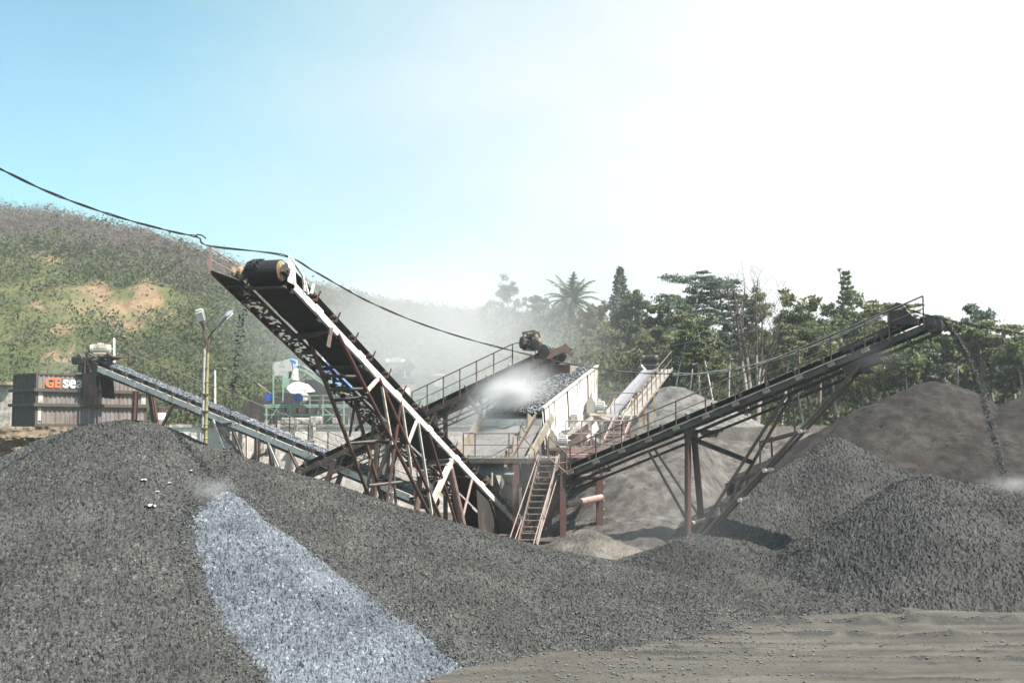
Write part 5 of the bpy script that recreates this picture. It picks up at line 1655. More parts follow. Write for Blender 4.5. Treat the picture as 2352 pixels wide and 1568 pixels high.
wi = thing('thin_wire', 'hair-thin wire stretched across the forest edge above the right conveyor', 'wire', P(1600, 790, 52))
mb = MB(); mb.path(smooth_path([P(1495, 800, 56), P(1560, 790, 54), P(1640, 776, 52), P(1760, 752, 50)]), .012, 4); mb.build('strand', M['palecable'], wi)

# ================================================================== FAR PLANT ON THE TERRACE
YP = 72
gp = thing('screening_tower', 'pale green steel tower with grey hopper and white hood, far behind the tall conveyor', 'tower', P(680, 975, YP))
def fp(u, v, Y=YP): return P(u, v, Y)
mb = MB()
mb.plate([fp(652, 826), fp(668, 823), fp(672, 872), fp(652, 865)], (.2, 1.6, 0)); mb.plate([fp(628, 832), fp(652, 828), fp(652, 865), fp(628, 862)], (.2, 1.6, 0)); mb.build('hopper_body', M['grey'], gp)
mb = MB(); mb.plate([fp(638, 852), fp(671, 852), fp(669, 868), fp(658, 892), fp(648, 884)], (.1, 1.4, 0)); mb.build('hopper_cone', M['green'], gp)
mb = MB(); mb.plate([fp(655, 889), fp(672, 878), fp(694, 884), fp(710, 900), fp(688, 905), (fp(668, 903))], (.2, 1.5, .1)); mb.build('white_hood', M['white'], gp)
mb = MB(); mb.plate([fp(622, 905), fp(646, 900), fp(668, 904), fp(690, 906), fp(690, 912), fp(640, 912)], (.2, 1.5, 0)); mb.build('pan', M['dark'], gp)
mb = MB()
mb.lathe(fp(697, 912), (0, 1, .1), [(0, .1), (.02, .36), (.12, .38), (.14, .1)], 16); mb.build('flywheel', M['whitep'], gp)
mb = MB(); mb.lathe(fp(683, 913, YP - .6), (0, 1, 0), [(0, .1), (.02, .33), (.5, .35), (.52, .1)], 16); mb.build('motor', M['blue'], gp)
mb = MB(); mb.path([fp(668, 824), fp(680, 830), fp(676, 845), fp(690, 836)], .06, 5); mb.plate([fp(669, 822), fp(678, 824), fp(679, 838), fp(670, 832)], (0, .3, 0)); mb.build('blue_sheet', M['ltblue'], gp)
fr = MB()
for u in (612, 640, 668, 712, 742, 790):
    fr.beam(Vector((fp(u, 975).x, YP * S, TER)), fp(u, 930), .12, .12); fr.beam(Vector((fp(u, 975).x, YP * S + 2.6, TER)), fp(u, 930) + Vector((0, 2.6, 0)), .12, .12)
for v in (930, 934, 952): fr.beam(fp(606, v), fp(800, v), .1, .1)
fr.beam(fp(628, 930), fp(628, 832), .1, .1); fr.beam(fp(650, 930), fp(650, 862), .1, .1); fr.beam(fp(628, 862), fp(652, 862), .09, .09)
for (a, b) in [((612, 975), (640, 932)), ((712, 975), (742, 932)), ((742, 975), (790, 932)), ((640, 975), (668, 932)), ((790, 975), (742, 936))]: fr.beam(fp(*a), fp(*b), .07, .07)
fr.build('green_frame', M['green'], gp)
fr = MB()
for u in (690, 712, 742, 768, 790): fr.beam(fp(u, 932), fp(u, 908), .07, .07)
fr.beam(fp(690, 908), fp(790, 908), .07, .07); fr.beam(fp(690, 919), fp(790, 919), .05, .05)
fr.build('handrail', M['green'], gp)
mb = MB(); mb.box(fp(705, 932) + Vector((0, 1.3, 0)), 6.6, 2.6, .12); mb.build('deck_plate', M['dark'], gp)
mb = MB(); mb.plate([fp(606, 905), fp(624, 900), fp(628, 918), fp(612, 922)], (0, .6, 0)); mb.build('blue_tarp', M['blue'], gp)
mb = MB(); mb.beam(fp(592, 880), fp(612, 896), .1, .1); mb.beam(fp(612, 896), fp(626, 906), .06, .06); mb.build('boom', M['yellow'], gp)
# inclined gallery with green stringers
ig = thing('inclined_gallery', 'dark inclined gallery with green stringers under the blue shed, far behind the tall conveyor', 'gallery', P(760, 940, YP - 2))
mb = MB(); mb.plate([fp(680, 843, 70), fp(690, 838, 70), fp(830, 925, 70), fp(820, 935, 70)], (.1, 1.4, 0)); mb.build('belt', M['dark'], ig)
mb = MB(); mb.beam(fp(698, 850, 69.8), fp(800, 922, 69.8), .14, .14); mb.beam(fp(686, 846, 69.8), fp(800, 898, 69.8), .12, .12)
for k in range(6): mb.beam(fp(705 + k * 18, 838 + k * 9, 69.8), fp(705 + k * 18, 856 + k * 10, 69.8), .06, .06)
mb.build('stringer', M['green'], ig)
mb = MB()
for u in (735, 770, 805): mb.beam(fp(u, 880 + (u - 735) * .6, 70), Vector((fp(u, 975, 70).x, 70 * S, TER)), .12, .12)
mb.build('leg', M['dark'], ig)
# blue shed
bs = thing('blue_shed', 'blue sheet-roofed shed far behind the tall conveyor, its side light blue', 'shed', P(760, 975, 76))
mb = MB(); mb.plate([fp(692, 846, 75), fp(722, 838, 75), fp(762, 826, 75), fp(810, 850, 75), fp(812, 872, 75), fp(740, 868, 75)], (.5, 4, .4)); mb.build('roof', M['blue'], bs)
mb = MB(); mb.plate([fp(754, 872, 74.8), fp(806, 868, 74.8), fp(808, 892, 74.8), fp(756, 894, 74.8)], (0, .3, 0)); mb.build('light_wall', M['ltblue'], bs)
mb = MB(); mb.plate([fp(700, 872, 76), fp(812, 872, 76), fp(812, 925, 76), fp(700, 925, 76)], (0, 3, 0)); mb.build('wall', M['dark'], bs)
mb = MB(); mb.box(fp(754, 822, 76), .8, .8, .9); mb.build('vent', M['whitep'], bs)
mb = MB()
for u in (705, 740, 775, 808): mb.beam(fp(u, 925, 76), Vector((fp(u, 975, 76).x, 76 * S, TER)), .15, .15)
mb.build('post', M['dark'], bs)
# dark shade cloth / store under the tower
st2 = thing('dark_shed', 'low dark open shed on the terrace under the green tower', 'shed', P(660, 975, 80))
p0, p1 = P(540, 975, 80), P(830, 975, 80)
mb = MB(); mb.plate([P(548, 978, 80), P(560, 925, 80), P(600, 912, 80), P(840, 922, 80), P(850, 978, 80)], (0, 3, 0)); mb.build('back_wall', M['dark'], st2)
mb = MB()
for u in (742, 770): mb.plate([P(u - 8, 975, 74), P(u + 6, 975, 74), P(u + 14, 935, 74), P(u + 4, 935, 74)], (0, .3, 0))
mb.build('leaning_sheet', M['conc'], st2)
# second little conveyor head and kiosks to the right of the tall conveyor
k1 = thing('far_conveyor', 'small far greenish conveyor head with handrail, seen right of the tall conveyor against the hill', 'conveyor', P(890, 975, 78))
mb = MB(); mb.beam(P(850, 905, 78), P(948, 832, 78), .5, .9); mb.plate([P(918, 862, 78), P(942, 862, 78), P(942, 838, 78), P(912, 848, 78)], (0, 1, 0)); mb.build('belt_frame', M['dark'], k1)
mb = MB()
for i in range(8): q = i / 7; mb.beam(P(862 + 84 * q, 886 - 52 * q, 77.5), P(862 + 84 * q, 872 - 50 * q, 77.5), .05, .05)
mb.beam(P(862, 872, 77.5), P(946, 822, 77.5), .05, .05); mb.beam(P(862, 879, 77.5), P(946, 828, 77.5), .04, .04)
mb.beam(P(870, 978, 77.5), P(870, 885, 77.5), .12, .12); mb.beam(P(930, 978, 77.5), P(930, 850, 77.5), .12, .12)
mb.build('handrail', M['green'], k1)
motor(k1, P(908, 832, 78), (1, .1, 0), 1.6, .3, M['grey'], M['grey'])
k2 = thing('operator_cabin', 'small dark-roofed cabin with pinkish board on the far platform, right of the tall conveyor', 'cabin', P(925, 910, 70))
mb = MB(); mb.plate([P(888, 890, 70), P(905, 868, 70), P(948, 868, 70), P(948, 878, 70), P(920, 884, 70)], (0, 2, 0)); mb.build('roof', M['dark'], k2)
mb = MB(); mb.box(P(926, 898, 70) + Vector((0, .8, 0)), 1.2, 1.6, 1.1); mb.build('wall', M['pink'], k2)
mb = MB(); mb.box(P(926, 895, 70) + Vector((0, -.02, -.1)), 1.0, .06, .5); mb.build('window', M['whitep'], k2)
mb = MB()
for u in (905, 925, 946, 975): mb.beam(Vector((P(u, 975, 70).x, 70 * S, TER)), P(u, 908, 70), .1, .1)
mb.beam(P(900, 912, 70), P(990, 912, 70), .1, .1); mb.beam(P(948, 893, 70), P(990, 891, 70), .06, .06); mb.beam(P(948, 901, 70), P(990, 900, 70), .05, .05); mb.beam(P(988, 912, 70), P(988, 890, 70), .06, .06)
mb.build('platform_frame', M['green'], k2)
k3 = thing('switch_box', 'small pale switch box on a frame beside the far cabin, above the rusty conveyor rail', 'box', P(1008, 885, 68))
mb = MB(); mb.box(P(1008, 873, 68), .65, .6, .9); mb.build('box_body', M['grey'], k3)
mb = MB(); mb.box(P(1008, 862, 68), .9, .8, .08); mb.build('lid', M['cream'], k3)
mb = MB()
for u in (1002, 1014): mb.beam(P(u, 880, 68), Vector((P(u, 975, 68).x, 68 * S, TER)), .08, .08)
mb.build('leg', M['green'], k3)
# concrete blocks on the wall top, barrel, planks
for (u, v, sx_, sy_, sz_, lab, Y) in [(683, 968, 1.7, .7, .36, 'long low concrete block on the wall top behind the left conveyor', 53), (727, 966, .6, .6, .44, 'cube-shaped concrete block beside the long one on the wall top', 52.9), (773, 967, .4, .5, .36, 'small dusty concrete block on the wall top, right of the cube one', 53)]:
    p = P(u, v, Y); p.z = TER + sz_ / 2 + .14
    mb = MB(); mb.box(p, sx_, sy_, sz_); o = mb.build('concrete_block', M['conc'], None, False, tuple(p)); bv = o.modifiers.new('b', 'BEVEL'); bv.width = .05; bv.segments = 2
    tag(o, lab, 'concrete block')
br = thing('road_drum', 'red and white banded drum on the rubble right of the container', 'drum', P(369, 940, 62))
p = P(369, 934, 62); p.z = TER
mb = MB(); mb.lathe(p, Z, [(0, .3), (.02, .34), (.45, .34)], 16); mb.build('lower_band', M['pink'], br)
mb = MB(); mb.lathe(p, Z, [(.45, .345), (.9, .345)], 16); mb.build('white_band', M['whitep'], br)
mb = MB(); mb.lathe(p, Z, [(.9, .34), (1.25, .34), (1.27, .3)], 16); mb.build('top_band', M['red'], br)
for (u, v, Y, w, h, lab) in [(622, 1000, 51.3, .45, 1.6, 'narrow white door frame leaning on the masonry wall, left one'), (698, 1010, 51.3, .6, 1.9, 'pale plank frame leaning on the masonry wall behind the tall conveyor')]:
    p = P(u, v, Y); fr_ = thing('plank_frame', lab, 'frame', p)
    for dx in (-w, w):
        mb = MB(); mb.beam(p + Vector((dx, 0, -h)), p + Vector((dx * .8, .3, h * .5)), .16, .08); mb.build('upright', M['conc'], fr_)
    mb = MB(); mb.beam(p + Vector((-w, .05, 0)), p + Vector((w, .05, 0)), .14, .06); mb.build('crosspiece', M['conc'], fr_)
# little thorny weed in the pit hollow
wp = march(1340, 1285, lambda X, Y: ground_z(X, Y) + .05)
wd_ = thing('dead_stump', 'small dark broken stump with a leaf in the pit hollow below the stair', 'stump', wp)
mb = MB(); mb.path([wp, wp + Vector((.02, 0, .3)), wp + Vector((.04, .02, .42))], [.09, .06, .05], 7); mb.path([wp + Vector((.05, 0, .1)), wp + Vector((.25, 0, .25)), wp + Vector((.5, -.05, .12))], [.05, .05, .02], 5); mb.path([wp, wp + Vector((-.2, 0, .12)), wp + Vector((-.35, 0, .02))], [.05, .05, .02], 5); mb.build('stem', M['barkdark'], wd_)
# ================================================================== TREES
M['barkwhite'] = m_plain('white_bark', (0.42, 0.40, 0.37), 0.9, 0.4, 4, 0.01)
LF = {
 'dark': m_leaf('leaf_dark', (0.03, 0.05, 0.02), (0.058, 0.086, 0.034), (0.14, 0.16, 0.075)),
 'mid': m_leaf('leaf_mid', (0.045, 0.07, 0.022), (0.09, 0.125, 0.042), (0.20, 0.21, 0.09)),
 'yel': m_leaf('leaf_yellow', (0.06, 0.075, 0.016), (0.12, 0.13, 0.03), (0.22, 0.2, 0.07)),
 'blue': m_leaf('leaf_bluegreen', (0.04, 0.065, 0.045), (0.075, 0.11, 0.075), (0.16, 0.19, 0.13)),
 'pale': m_leaf('leaf_pale', (0.07, 0.085, 0.035), (0.13, 0.145, 0.065), (0.24, 0.235, 0.13)),
 'brown': m_leaf('leaf_brown', (0.06, 0.035, 0.018), (0.11, 0.07, 0.035), (0.2, 0.14, 0.08)),
}


def limb(g, p, d, L, r, n=5, wob=.12, up=0.0):
    pts, rs = [p.copy()], [r]
    d = d.normalized()
    for i in range(n):
        d = (d + Vector((g.normal() * wob, g.normal() * wob, g.normal() * wob * .6 + up))).normalized()
        pts.append(pts[-1] + d * L / n); rs.append(r * (1 - .78 * (i + 1) / n))
    return pts, rs


def crown(name, root, C, rad, nleaf, lsize, mat, g, flat=.7, shell=.3, up=0.0, slim=.5):
    """leaf-sized faces in clumps round the given centres"""
    C = np.array([tuple(c) for c in C]); m = len(C)
    rad = np.asarray(rad if hasattr(rad, '__len__') else [rad] * m)
    off = in_ball(m * nleaf, g, shell).reshape(m, nleaf, 3) * rad[:, None, None] * np.array([1, 1, flat])
    off = off * (1 + .25 * g.normal(size=(m, nleaf, 1)))
    V, Q = leaf_quads((C[:, None] + off).reshape(-1, 3), np.full(m * nleaf, lsize), g, up, slim)
    b = root_loc(root)
    me_o = np_mesh(name, V - np.array(b)[None], Q, mat, root)
    return me_o


def tree(kind, base, h, w, leaf, label, seed, group=None, bark='bark', name=None, lsize=.2, dens=1.0):
    g = np.random.default_rng(seed)
    base = Vector(base) - Z * .15
    root = thing(name or {'flat': 'flat_topped_tree', 'broad': 'broadleaf_tree', 'conifer': 'conifer_tree', 'palm': 'palm_tree', 'bare': 'bare_tree', 'sparse': 'young_tree'}[kind], label, 'tree', base, group)
    mb = MB(); tips = []
    if kind in ('broad', 'flat', 'sparse'):
        frac = {'broad': .35, 'flat': .55, 'sparse': .4}[kind]
        tp, tr = limb(g, base, Z + Vector((g.normal() * .05, g.normal() * .05, 0)), h * .85, (h * .006 + .03) if name == 'slender_tree' else (h * .017 + .04), 7, .035 if name == 'slender_tree' else .06)
        mb.path(tp, tr, 7)
        nl = {'broad': 11, 'flat': 10, 'sparse': 7}[kind]
        for i in range(nl):
            q = frac + (1 - frac) * (i + .5) / nl
            k = min(int(q * 7), 6); p = tp[k].lerp(tp[k + 1], q * 7 - k)
            an = i * 2.4 + g.uniform(-.5, .5)
            if kind == 'flat': el, Lm = g.uniform(.25, .5), w * .5 * g.uniform(.6, 1.05)
            elif kind == 'broad': el, Lm = g.uniform(.3, .9), w * .5 * g.uniform(.55, 1.0) * (1 - .45 * abs(q - .6))
            else: el, Lm = g.uniform(.7, 1.4), w * .5 * g.uniform(.6, 1.1)
            lp_, lr = limb(g, p, Vector((math.cos(an), math.sin(an), el)), Lm, tr[k] * .55, 4, .16)
            mb.path(lp_, lr, 5); tips += [lp_[-1], lp_[3]] + ([lp_[2]] if kind != 'sparse' else [])
        tips.append(tp[-1]); tips.append(tp[-2])
    if kind == 'broad':
        mb.build('trunk', M[bark], root)
        C = [t + Vector(g.normal(size=3)) * w * .06 for t in tips for _ in range(2)]
        crown('crown', root, C, g.uniform(.05, .12, len(C)) * w, int(105 * dens), lsize * .58, LF[leaf], g, .75)
    elif kind == 'flat':
        mb.build('trunk', M[bark], root)
        C = [t + Vector((g.normal() * w * .07, g.normal() * w * .07, g.normal() * .12)) for t in tips for _ in range(2)]
        crown('crown', root, C, g.uniform(.08, .16, len(C)) * w, int(105 * dens), lsize * .6, LF[leaf], g, .18)
    elif kind == 'sparse':
        mb.build('trunk', M[bark], root)
        C = [t + Vector(g.normal(size=3)) * w * .05 for t in tips for _ in range(2)]
        crown('crown', root, C, g.uniform(.07, .14, len(C)) * w, int(30 * dens), lsize * 1.05, LF[leaf], g, .8)
    elif kind == 'conifer':
        tp, tr = limb(g, base, Z, h, h * .013 + .04, 9, .012); mb.path(tp, tr, 7)
        C, rd = [], []
        nt_ = 15
        for i in range(nt_):
            q = .25 + .75 * i / nt_
            zc = base + Z * (h * q)
            rr = w * .5 * (1 - q) ** .75 + .12
            for k in range(6):
                an = k * 1.05 + i * .7 + g.normal() * .2
                e = zc + Vector((math.cos(an), math.sin(an), .15)) * rr * g.uniform(.6, 1.15)
                mb.path([zc, e], [.035, .01], 4)
                C += [zc.lerp(e, .6), e + Z * .1]; rd += [rr * .2 + .06, rr * .15 + .05]
        C.append(tp[-1]); rd.append(.2)
        mb.build('trunk', M[bark], root)
        crown('crown', root, C, rd, int(14 * dens), lsize * .8, LF[leaf], g, .5, .1, 0, .3)
    elif kind == 'palm':
        tp, tr = limb(g, base, Z + Vector((.03, 0, 0)), h * .5, .28, 8, .015); tr = [.3 - .012 * i for i in range(9)]; mb.path(tp, tr, 9); mb.build('trunk', M[bark], root)
        top = tp[-1]; V, Q = [], []
        for k in range(34):
            an = k * 2.399; el = 1.35 - 1.45 * (k / 34) ** 1.1
            L = h * .55 * g.uniform(.85, 1.1); n = 16; d = Vector((math.cos(an) * math.cos(el), math.sin(an) * math.cos(el), math.sin(el)))
            p = top.copy(); pts = [p.copy()]
            for i in range(n):
                d = (d - Z * (.075 + .05 * math.cos(el))).normalized(); p = p + d * L / n; pts.append(p.copy())
            sfr = MB(); sfr.path(pts, [.05 * (1 - .8 * i / n) for i in range(n + 1)], 4); 
            sd = Vector((-math.sin(an), math.cos(an), 0))
            for i in range(2, n + 1):
                dd = (pts[i] - pts[i - 1]).normalized(); ll = L * .24 * (math.sin(math.pi * (i / n) ** .8) * .85 + .2)
                for s in (-1, 1):
                    for jj in (0, .5):
                        a = pts[i - 1].lerp(pts[i], jj); t = a + (sd * s * .8 + dd * .7 - Z * g.uniform(.1, .5)).normalized() * ll
                        wv = dd * .09
                        sfr.add([a - wv, t, a + wv], [(0, 1, 2)])
            fo = sfr.build('frond', LF[leaf], root)
        return root
    elif kind == 'bare':
        mbs = [MB(), MB()]
        big = w > 4
        ns = 7 if big else 2
        for k in range(ns):
            an = k * 2.0 + g.uniform(-.4, .4); out = Vector((math.cos(an), math.sin(an), 0)); sp_k = g.uniform(.05, .22)
            p = base + out * (.25 if big else .1); d = Z + out * sp_k * .4; pts = [p.copy()]; n = 10; Ls = h * g.uniform(.72, .98)
            for i in range(n):
                d = (d + out * (.02 if i > 3 else 0) * sp_k * 8 + Vector((g.normal() * .06, g.normal() * .06, .02))).normalized(); p = p + d * Ls / n; pts.append(p.copy())
            r0 = (.16 if big else .05) * g.uniform(.7, 1.1)
            rs = [r0 * (1 - .8 * i / n) for i in range(n + 1)]
            mbs[0].path(pts[:6], rs[:6], 7); mbs[1].path(pts[5:], rs[5:], 6)
            for i in range(4, n + 1):
                for _ in range(2):
                    a1 = g.uniform(0, 6.28); bd = Vector((math.cos(a1), math.sin(a1), g.uniform(.5, 1.2)))
                    bp, br = limb(g, pts[i], bd, h * g.uniform(.10, .2) * (1 - .3 * (i - 4) / 6), max(.012, rs[i] * .55), 4, .16, .06)
                    br = [max(x, .008) for x in br]
                    mbs[1].path(bp, br, 5)
                    for q in (2, 3, 4):
                        a2 = g.uniform(0, 6.28)
                        tp_, tr_ = limb(g, bp[q], Vector((math.cos(a2), math.sin(a2), g.uniform(.4, 1.2))), h * g.uniform(.04, .08), .012, 3, .2)
                        mbs[1].path(tp_, [max(.006, x) for x in tr_], 4)
        mbs[0].build('trunk', M['barkpale'], root); mbs[1].build('branches', M['barkdark'] if big else M['bark'], root)
        return root
    return root


def at_tree(u, vtop, Y, zb=None):
    p = P(u, vtop, Y)
    zg = hill_z_at(u, Y) if zb is None else zb
    return Vector((p.x, p.y, zg)), p.z - zg


px2m = lambda px, Y: px * Y * S / F
TG = 'trees on the forest edge'
# (u, v of the top, distance, kind, crown width px, leaf, label, bark, leaf size)
TREES = [
 (1175, 640, 112, 'broad', 95, 'blue', 'airy grey-green tree on the ridge left of the palm', 'barkpale', .26, .6),
 (1130, 690, 118, 'broad', 60, 'pale', 'small pale tree at the left end of the ridge trees', 'barkpale', .32, .5),
 (1245, 672, 116, 'broad', 70, 'blue', 'thin tree just left of the palm', 'barkpale', .3, .4),
 (1308, 622, 104, 'palm', 130, 'dark', 'tall palm with drooping fronds on the ridge', 'bark', .3, 1),
 (1372, 690, 112, 'broad', 60, 'pale', 'low thin tree between the palm and the left conifer', 'barkpale', .3, .5),
 (1424, 612, 100, 'conifer', 62, 'blue', 'slim conifer standing right of the palm', 'bark', .3, 1),
 (1440, 672, 92, 'broad', 95, 'dark', 'dense dark round tree in front of the left conifer', 'barkdark', .26, 1.3),
 (1500, 676, 88, 'broad', 70, 'dark', 'dark upright tree right of the left conifer', 'barkdark', .26, 1.2),
 (1340, 706, 96, 'broad', 55, 'brown', 'brownish bush-like tree below the palm', 'bark', .25, .8),
 (1600, 602, 76, 'flat', 175, 'blue', 'tallest flat-topped tree with tiered crown, left of the bare tree', 'barkpale', .2, 1.0),
 (1665, 604, 79, 'flat', 130, 'blue', 'second flat-topped tree, directly behind the bare tree', 'barkpale', .2, .9),
 (1560, 655, 82, 'flat', 110, 'mid', 'lower flat-topped tree at the left edge of the tall tree group', 'barkpale', .2, .8),
 (1580, 700, 70, 'broad', 110, 'dark', 'dark leafy tree under the flat-topped trees', 'barkdark', .2, 1.1),
 (1800, 655, 74, 'sparse', 110, 'yel', 'sparse yellow-green tree right of the bare tree', 'bark', .2, 1.5),
 (1855, 690, 66, 'broad', 130, 'dark', 'deep green bushy tree behind the middle of the right conveyor', 'barkdark', .19, 1.5),
 (1943, 614, 84, 'conifer', 80, 'mid', 'conifer with pointed top rising over the right forest', 'bark', .24, 1.1),
 (1920, 668, 76, 'broad', 135, 'mid', 'full green tree below the right conifer', 'bark', .2, 1.5),
 (1990, 676, 72, 'broad', 110, 'mid', 'green tree right of the right conifer', 'bark', .2, 1.2),
 (2040, 664, 74, 'flat', 120, 'yel', 'yellow-green layered tree left of the right conveyor head', 'bark', .2, 1.1),
 (1735, 660, 80, 'broad', 120, 'mid', 'green tree behind the bare tree branches', 'bark', .2, .9),
 (2190, 712, 62, 'sparse', 110, 'mid', 'large-leaved young tree just right of the right conveyor head', 'barkpale', .26, 1.6),
 (2262, 700, 68, 'sparse', 120, 'blue', 'large-leaved young tree in the middle of the right forest edge', 'barkpale', .26, 1.8),
 (2330, 704, 66, 'flat', 150, 'pale', 'thin layered tree at the right border', 'barkpale', .22, .8),
 (2250, 745, 70, 'broad', 110, 'blue', 'blue-green soft tree behind the stone stream', 'barkpale', .22, .8),
 (2130, 735, 66, 'broad', 120, 'mid', 'green tree behind the right conveyor head', 'bark', .22, 1.0),
 (2390, 735, 62, 'sparse', 140, 'pale', 'pale tree cut off by the right border', 'barkpale', .25, 1.5),
]
for i, (u, v, Y, kind, wpx, leaf, lab, bark, ls, dn_) in enumerate(TREES):
    b, h = at_tree(u, v, Y)
    tree(kind, b, h, px2m(wpx, Y), leaf, lab, 500 + i, None, bark, None, ls, dn_)
b, h = at_tree(1722, 604, 57, TER - .1)
tree('bare', b, h, 6.5, 'mid', 'great bare many-stemmed tree behind the right conveyor', 71, None, 'bark')
b, h = at_tree(1795, 622, 70)
tree('bare', b, h, 3, 'mid', 'thin bare tree with fine twigs right of the great bare tree', 75, None, 'barkpale')
for i, (u, v, Y) in enumerate([(1542, 700, 62), (1572, 690, 64), (1606, 684, 63), (1640, 700, 61.5), (1668, 676, 65), (1790, 700, 61), (2085, 770, 60.5), (2150, 780, 61)]):
    b, h = at_tree(u, v, Y)
    tree('flat', b, h, 2.0 + .3 * (i % 3), ['mid', 'blue', 'pale'][i % 3], 'slender pale-stemmed tree with a small high crown at the forest edge', 560 + i, 'slender pale-stemmed trees', 'barkwhite', 'slender_tree', .17, .6)
# fillers: leafy young trees one cannot tell apart
g = np.random.default_rng(91)
n = 0
proto = []
for k in range(5):
    rt = tree(['sparse', 'broad', 'sparse', 'broad', 'sparse'][k], (0, 0, 0), 8.0, 5.0, ['mid', 'dark', 'pale', 'mid', 'dark'][k], 'leafy tree in the thicket at the foot of the forest', 600 + k, 'thicket trees at the foot of the forest', ['barkpale', 'bark', 'barkpale', 'bark', 'bark'][k], 'thicket_tree', .2, [1.8, .9, 1.6, .8, 2.0][k])
    proto.append(rt)
spots = []
for i in range(62):
    u = 1520 + 870 * ((i * .618034) % 1) + g.uniform(-15, 15); Y = g.uniform(60, 84)
    if 1530 < u < 1790 and Y < 66: Y += 9
    spots.append((u, Y))
first = [True] * 5
for (u, Y) in spots:
    vt = np.interp(u, [1500, 1700, 1900, 2100, 2400], [800, 760, 745, 790, 780]) + g.uniform(-25, 60)
    b, h = at_tree(u, vt, Y)
    if h < 2.0: continue
    k = int(g.integers(0, 5))
    if first[k]:
        o = proto[k]; first[k] = False
    else:
        o = proto[k].copy(); COL.objects.link(o)
        for chd in proto[k].children:
            c2 = chd.copy(); COL.objects.link(c2); c2.parent = o
    o.location = b - Z * .15; s = h / 8.0
    o.scale = (s * g.uniform(.8, 1.2), s * g.uniform(.8, 1.2), s); o.rotation_euler = (0, 0, g.uniform(0, 6.28))
for k in range(5):
    if first[k]:
        for chd in list(proto[k].children): bpy.data.objects.remove(chd)
        bpy.data.objects.remove(proto[k])
# bare saplings standing out on the left ridge
g = np.random.default_rng(15)
pr = None
for i in range(24):
    u = -20 + 1080 * ((i * .618034) % 1) + g.uniform(-12, 12)
    T = g.uniform(.86, 1.0)
    Xp, Yp, Zp = hill_point(np.array([u]), np.array([T]))
    loc = Vector((Xp[0], Yp[0], Zp[0] - .2))
    if pr is None:
        pr = tree('bare', (0, 0, 0), 5.5, 2.0, 'mid', 'leafless grey tree in the dry brush on the left ridge', 650, 'bare trees on the left ridge', 'barkpale', 'leafless_tree'); o = pr
    else:
        o = pr.copy(); COL.objects.link(o)
        for chd in pr.children:
            c2 = chd.copy(); COL.objects.link(c2); c2.parent = o
    s = g.uniform(.6, 1.0); o.location = loc; o.scale = (s * 1.6, s * 1.6, s); o.rotation_euler = (0, 0, g.uniform(0, 6.28))
# ================================================================== DUSTY AIR
def vol_mat(name, dens, color=(0.95, 0.95, 0.95), aniso=0.25, noise=None):
    t = NT(name)
    pv = t.n('ShaderNodeVolumePrincipled')
    pv.inputs['Color'].default_value = (*color, 1)
    pv.inputs['Anisotropy'].default_value = aniso
    if noise is None:
        pv.inputs['Density'].default_value = dens
    else:
        c = t.coord('Object')
        ln = t.n('ShaderNodeVectorMath', operation='LENGTH'); t.l(c, ln.inputs[0])
        fall = t.math('SUBTRACT', 1.0, ln.outputs['Value'], clamp=True)
        fall = t.math('POWER', fall, 1.8)
        nz = t.noise(c, noise, 5, 0.62)
        nz = t.ramp(nz, [(0.30, 0.1), (0.70, 1.0)])
        t.l(t.math('MULTIPLY', t.math('MULTIPLY', fall, nz), dens), pv.inputs['Density'])
    t.l(pv.outputs[0], t.out.inputs['Volume'])
    return t.m


def ball(name, label, u, v, Y, rx, ry, rz, dens, noise, rot=0.0, col=(.96, .96, .96)):
    mb = MB(); pr = [(-math.cos(math.pi * i / 12), math.sin(math.pi * i / 12) + 1e-4) for i in range(13)]
    mb.lathe((0, 0, 0), Z, pr, 20)
    o = mb.build(name, vol_mat(name, dens, col, .2, noise), None, False)
    o.location = P(u, v, Y); o.scale = (rx, ry, rz); o.rotation_euler = (0, rot, 0)
    return tag(o, label, 'dust', None, 'stuff')


mb = MB(); mb.box((0, 1700, 40), 6200, 4700, 84.0)
hz = mb.build('haze', vol_mat('haze_air', 0.00055, (0.93, 0.96, 1.0), .3), None); tag(hz, 'pale dusty air over the whole quarry', 'haze', None, 'stuff')
DENS = 1.0
for a in [
 ('white spray of dust at the left side of the screen load', 1172, 906, 40.4, 2.6, 1.6, 1.6, 3.2, 1.0, R(-25)),
 ('bright core of the dust spray on the screen load', 1168, 905, 39.6, 1.3, .8, .8, 11.0, 2.4),
 ('dust drifting off the lower end of the screen', 1120, 960, 39.6, 2.2, 1.3, 1.3, .55, 1.5),
 ('wide dust veil between the tall conveyor and the screen', 1040, 830, 52, 10, 5, 7.5, .42, 1.4),
 ('thin dust veil before the left hill above the tall conveyor', 840, 730, 66, 13, 6, 7, .14, 1.6),
 ('broad pale dust bank before the hill ridge, left of the palm', 1010, 735, 88, 24, 8, 12, .13, 1.3),
 ('thin dust round the motor deck and small far conveyor', 1360, 960, 40.5, 4.5, 2.2, 3.0, .13, 1.4),
 ('dust around the upper stair', 1215, 1105, 36.6, 1.9, .9, 2.6, .34, 1.6),
 ('dust blown under the head of the right conveyor', 2020, 820, 31.6, 1.5, .7, .6, .25, 1.7),
 ('white puff where the stone stream hits the right heap', 2325, 1112, 32.3, 1.6, .9, .5, 1.1, 2.4),
 ('dust puff at the tip of the fresh pale heap', 492, 1122, 22.7, .8, .6, .42, 1.6, 1.8),
 ('dust over the container roof', 160, 835, 57, 3.2, 2, 2, .12, 1.6),
 ('dust hanging in the right valley before the gravel heaps', 1560, 1230, 34, 5.5, 2.2, 3.4, .10, 1.5),
]:
    ball('dust_cloud', *a)
SC.cycles.volume_step_rate = 1.5
SC.cycles.volume_max_steps = 128
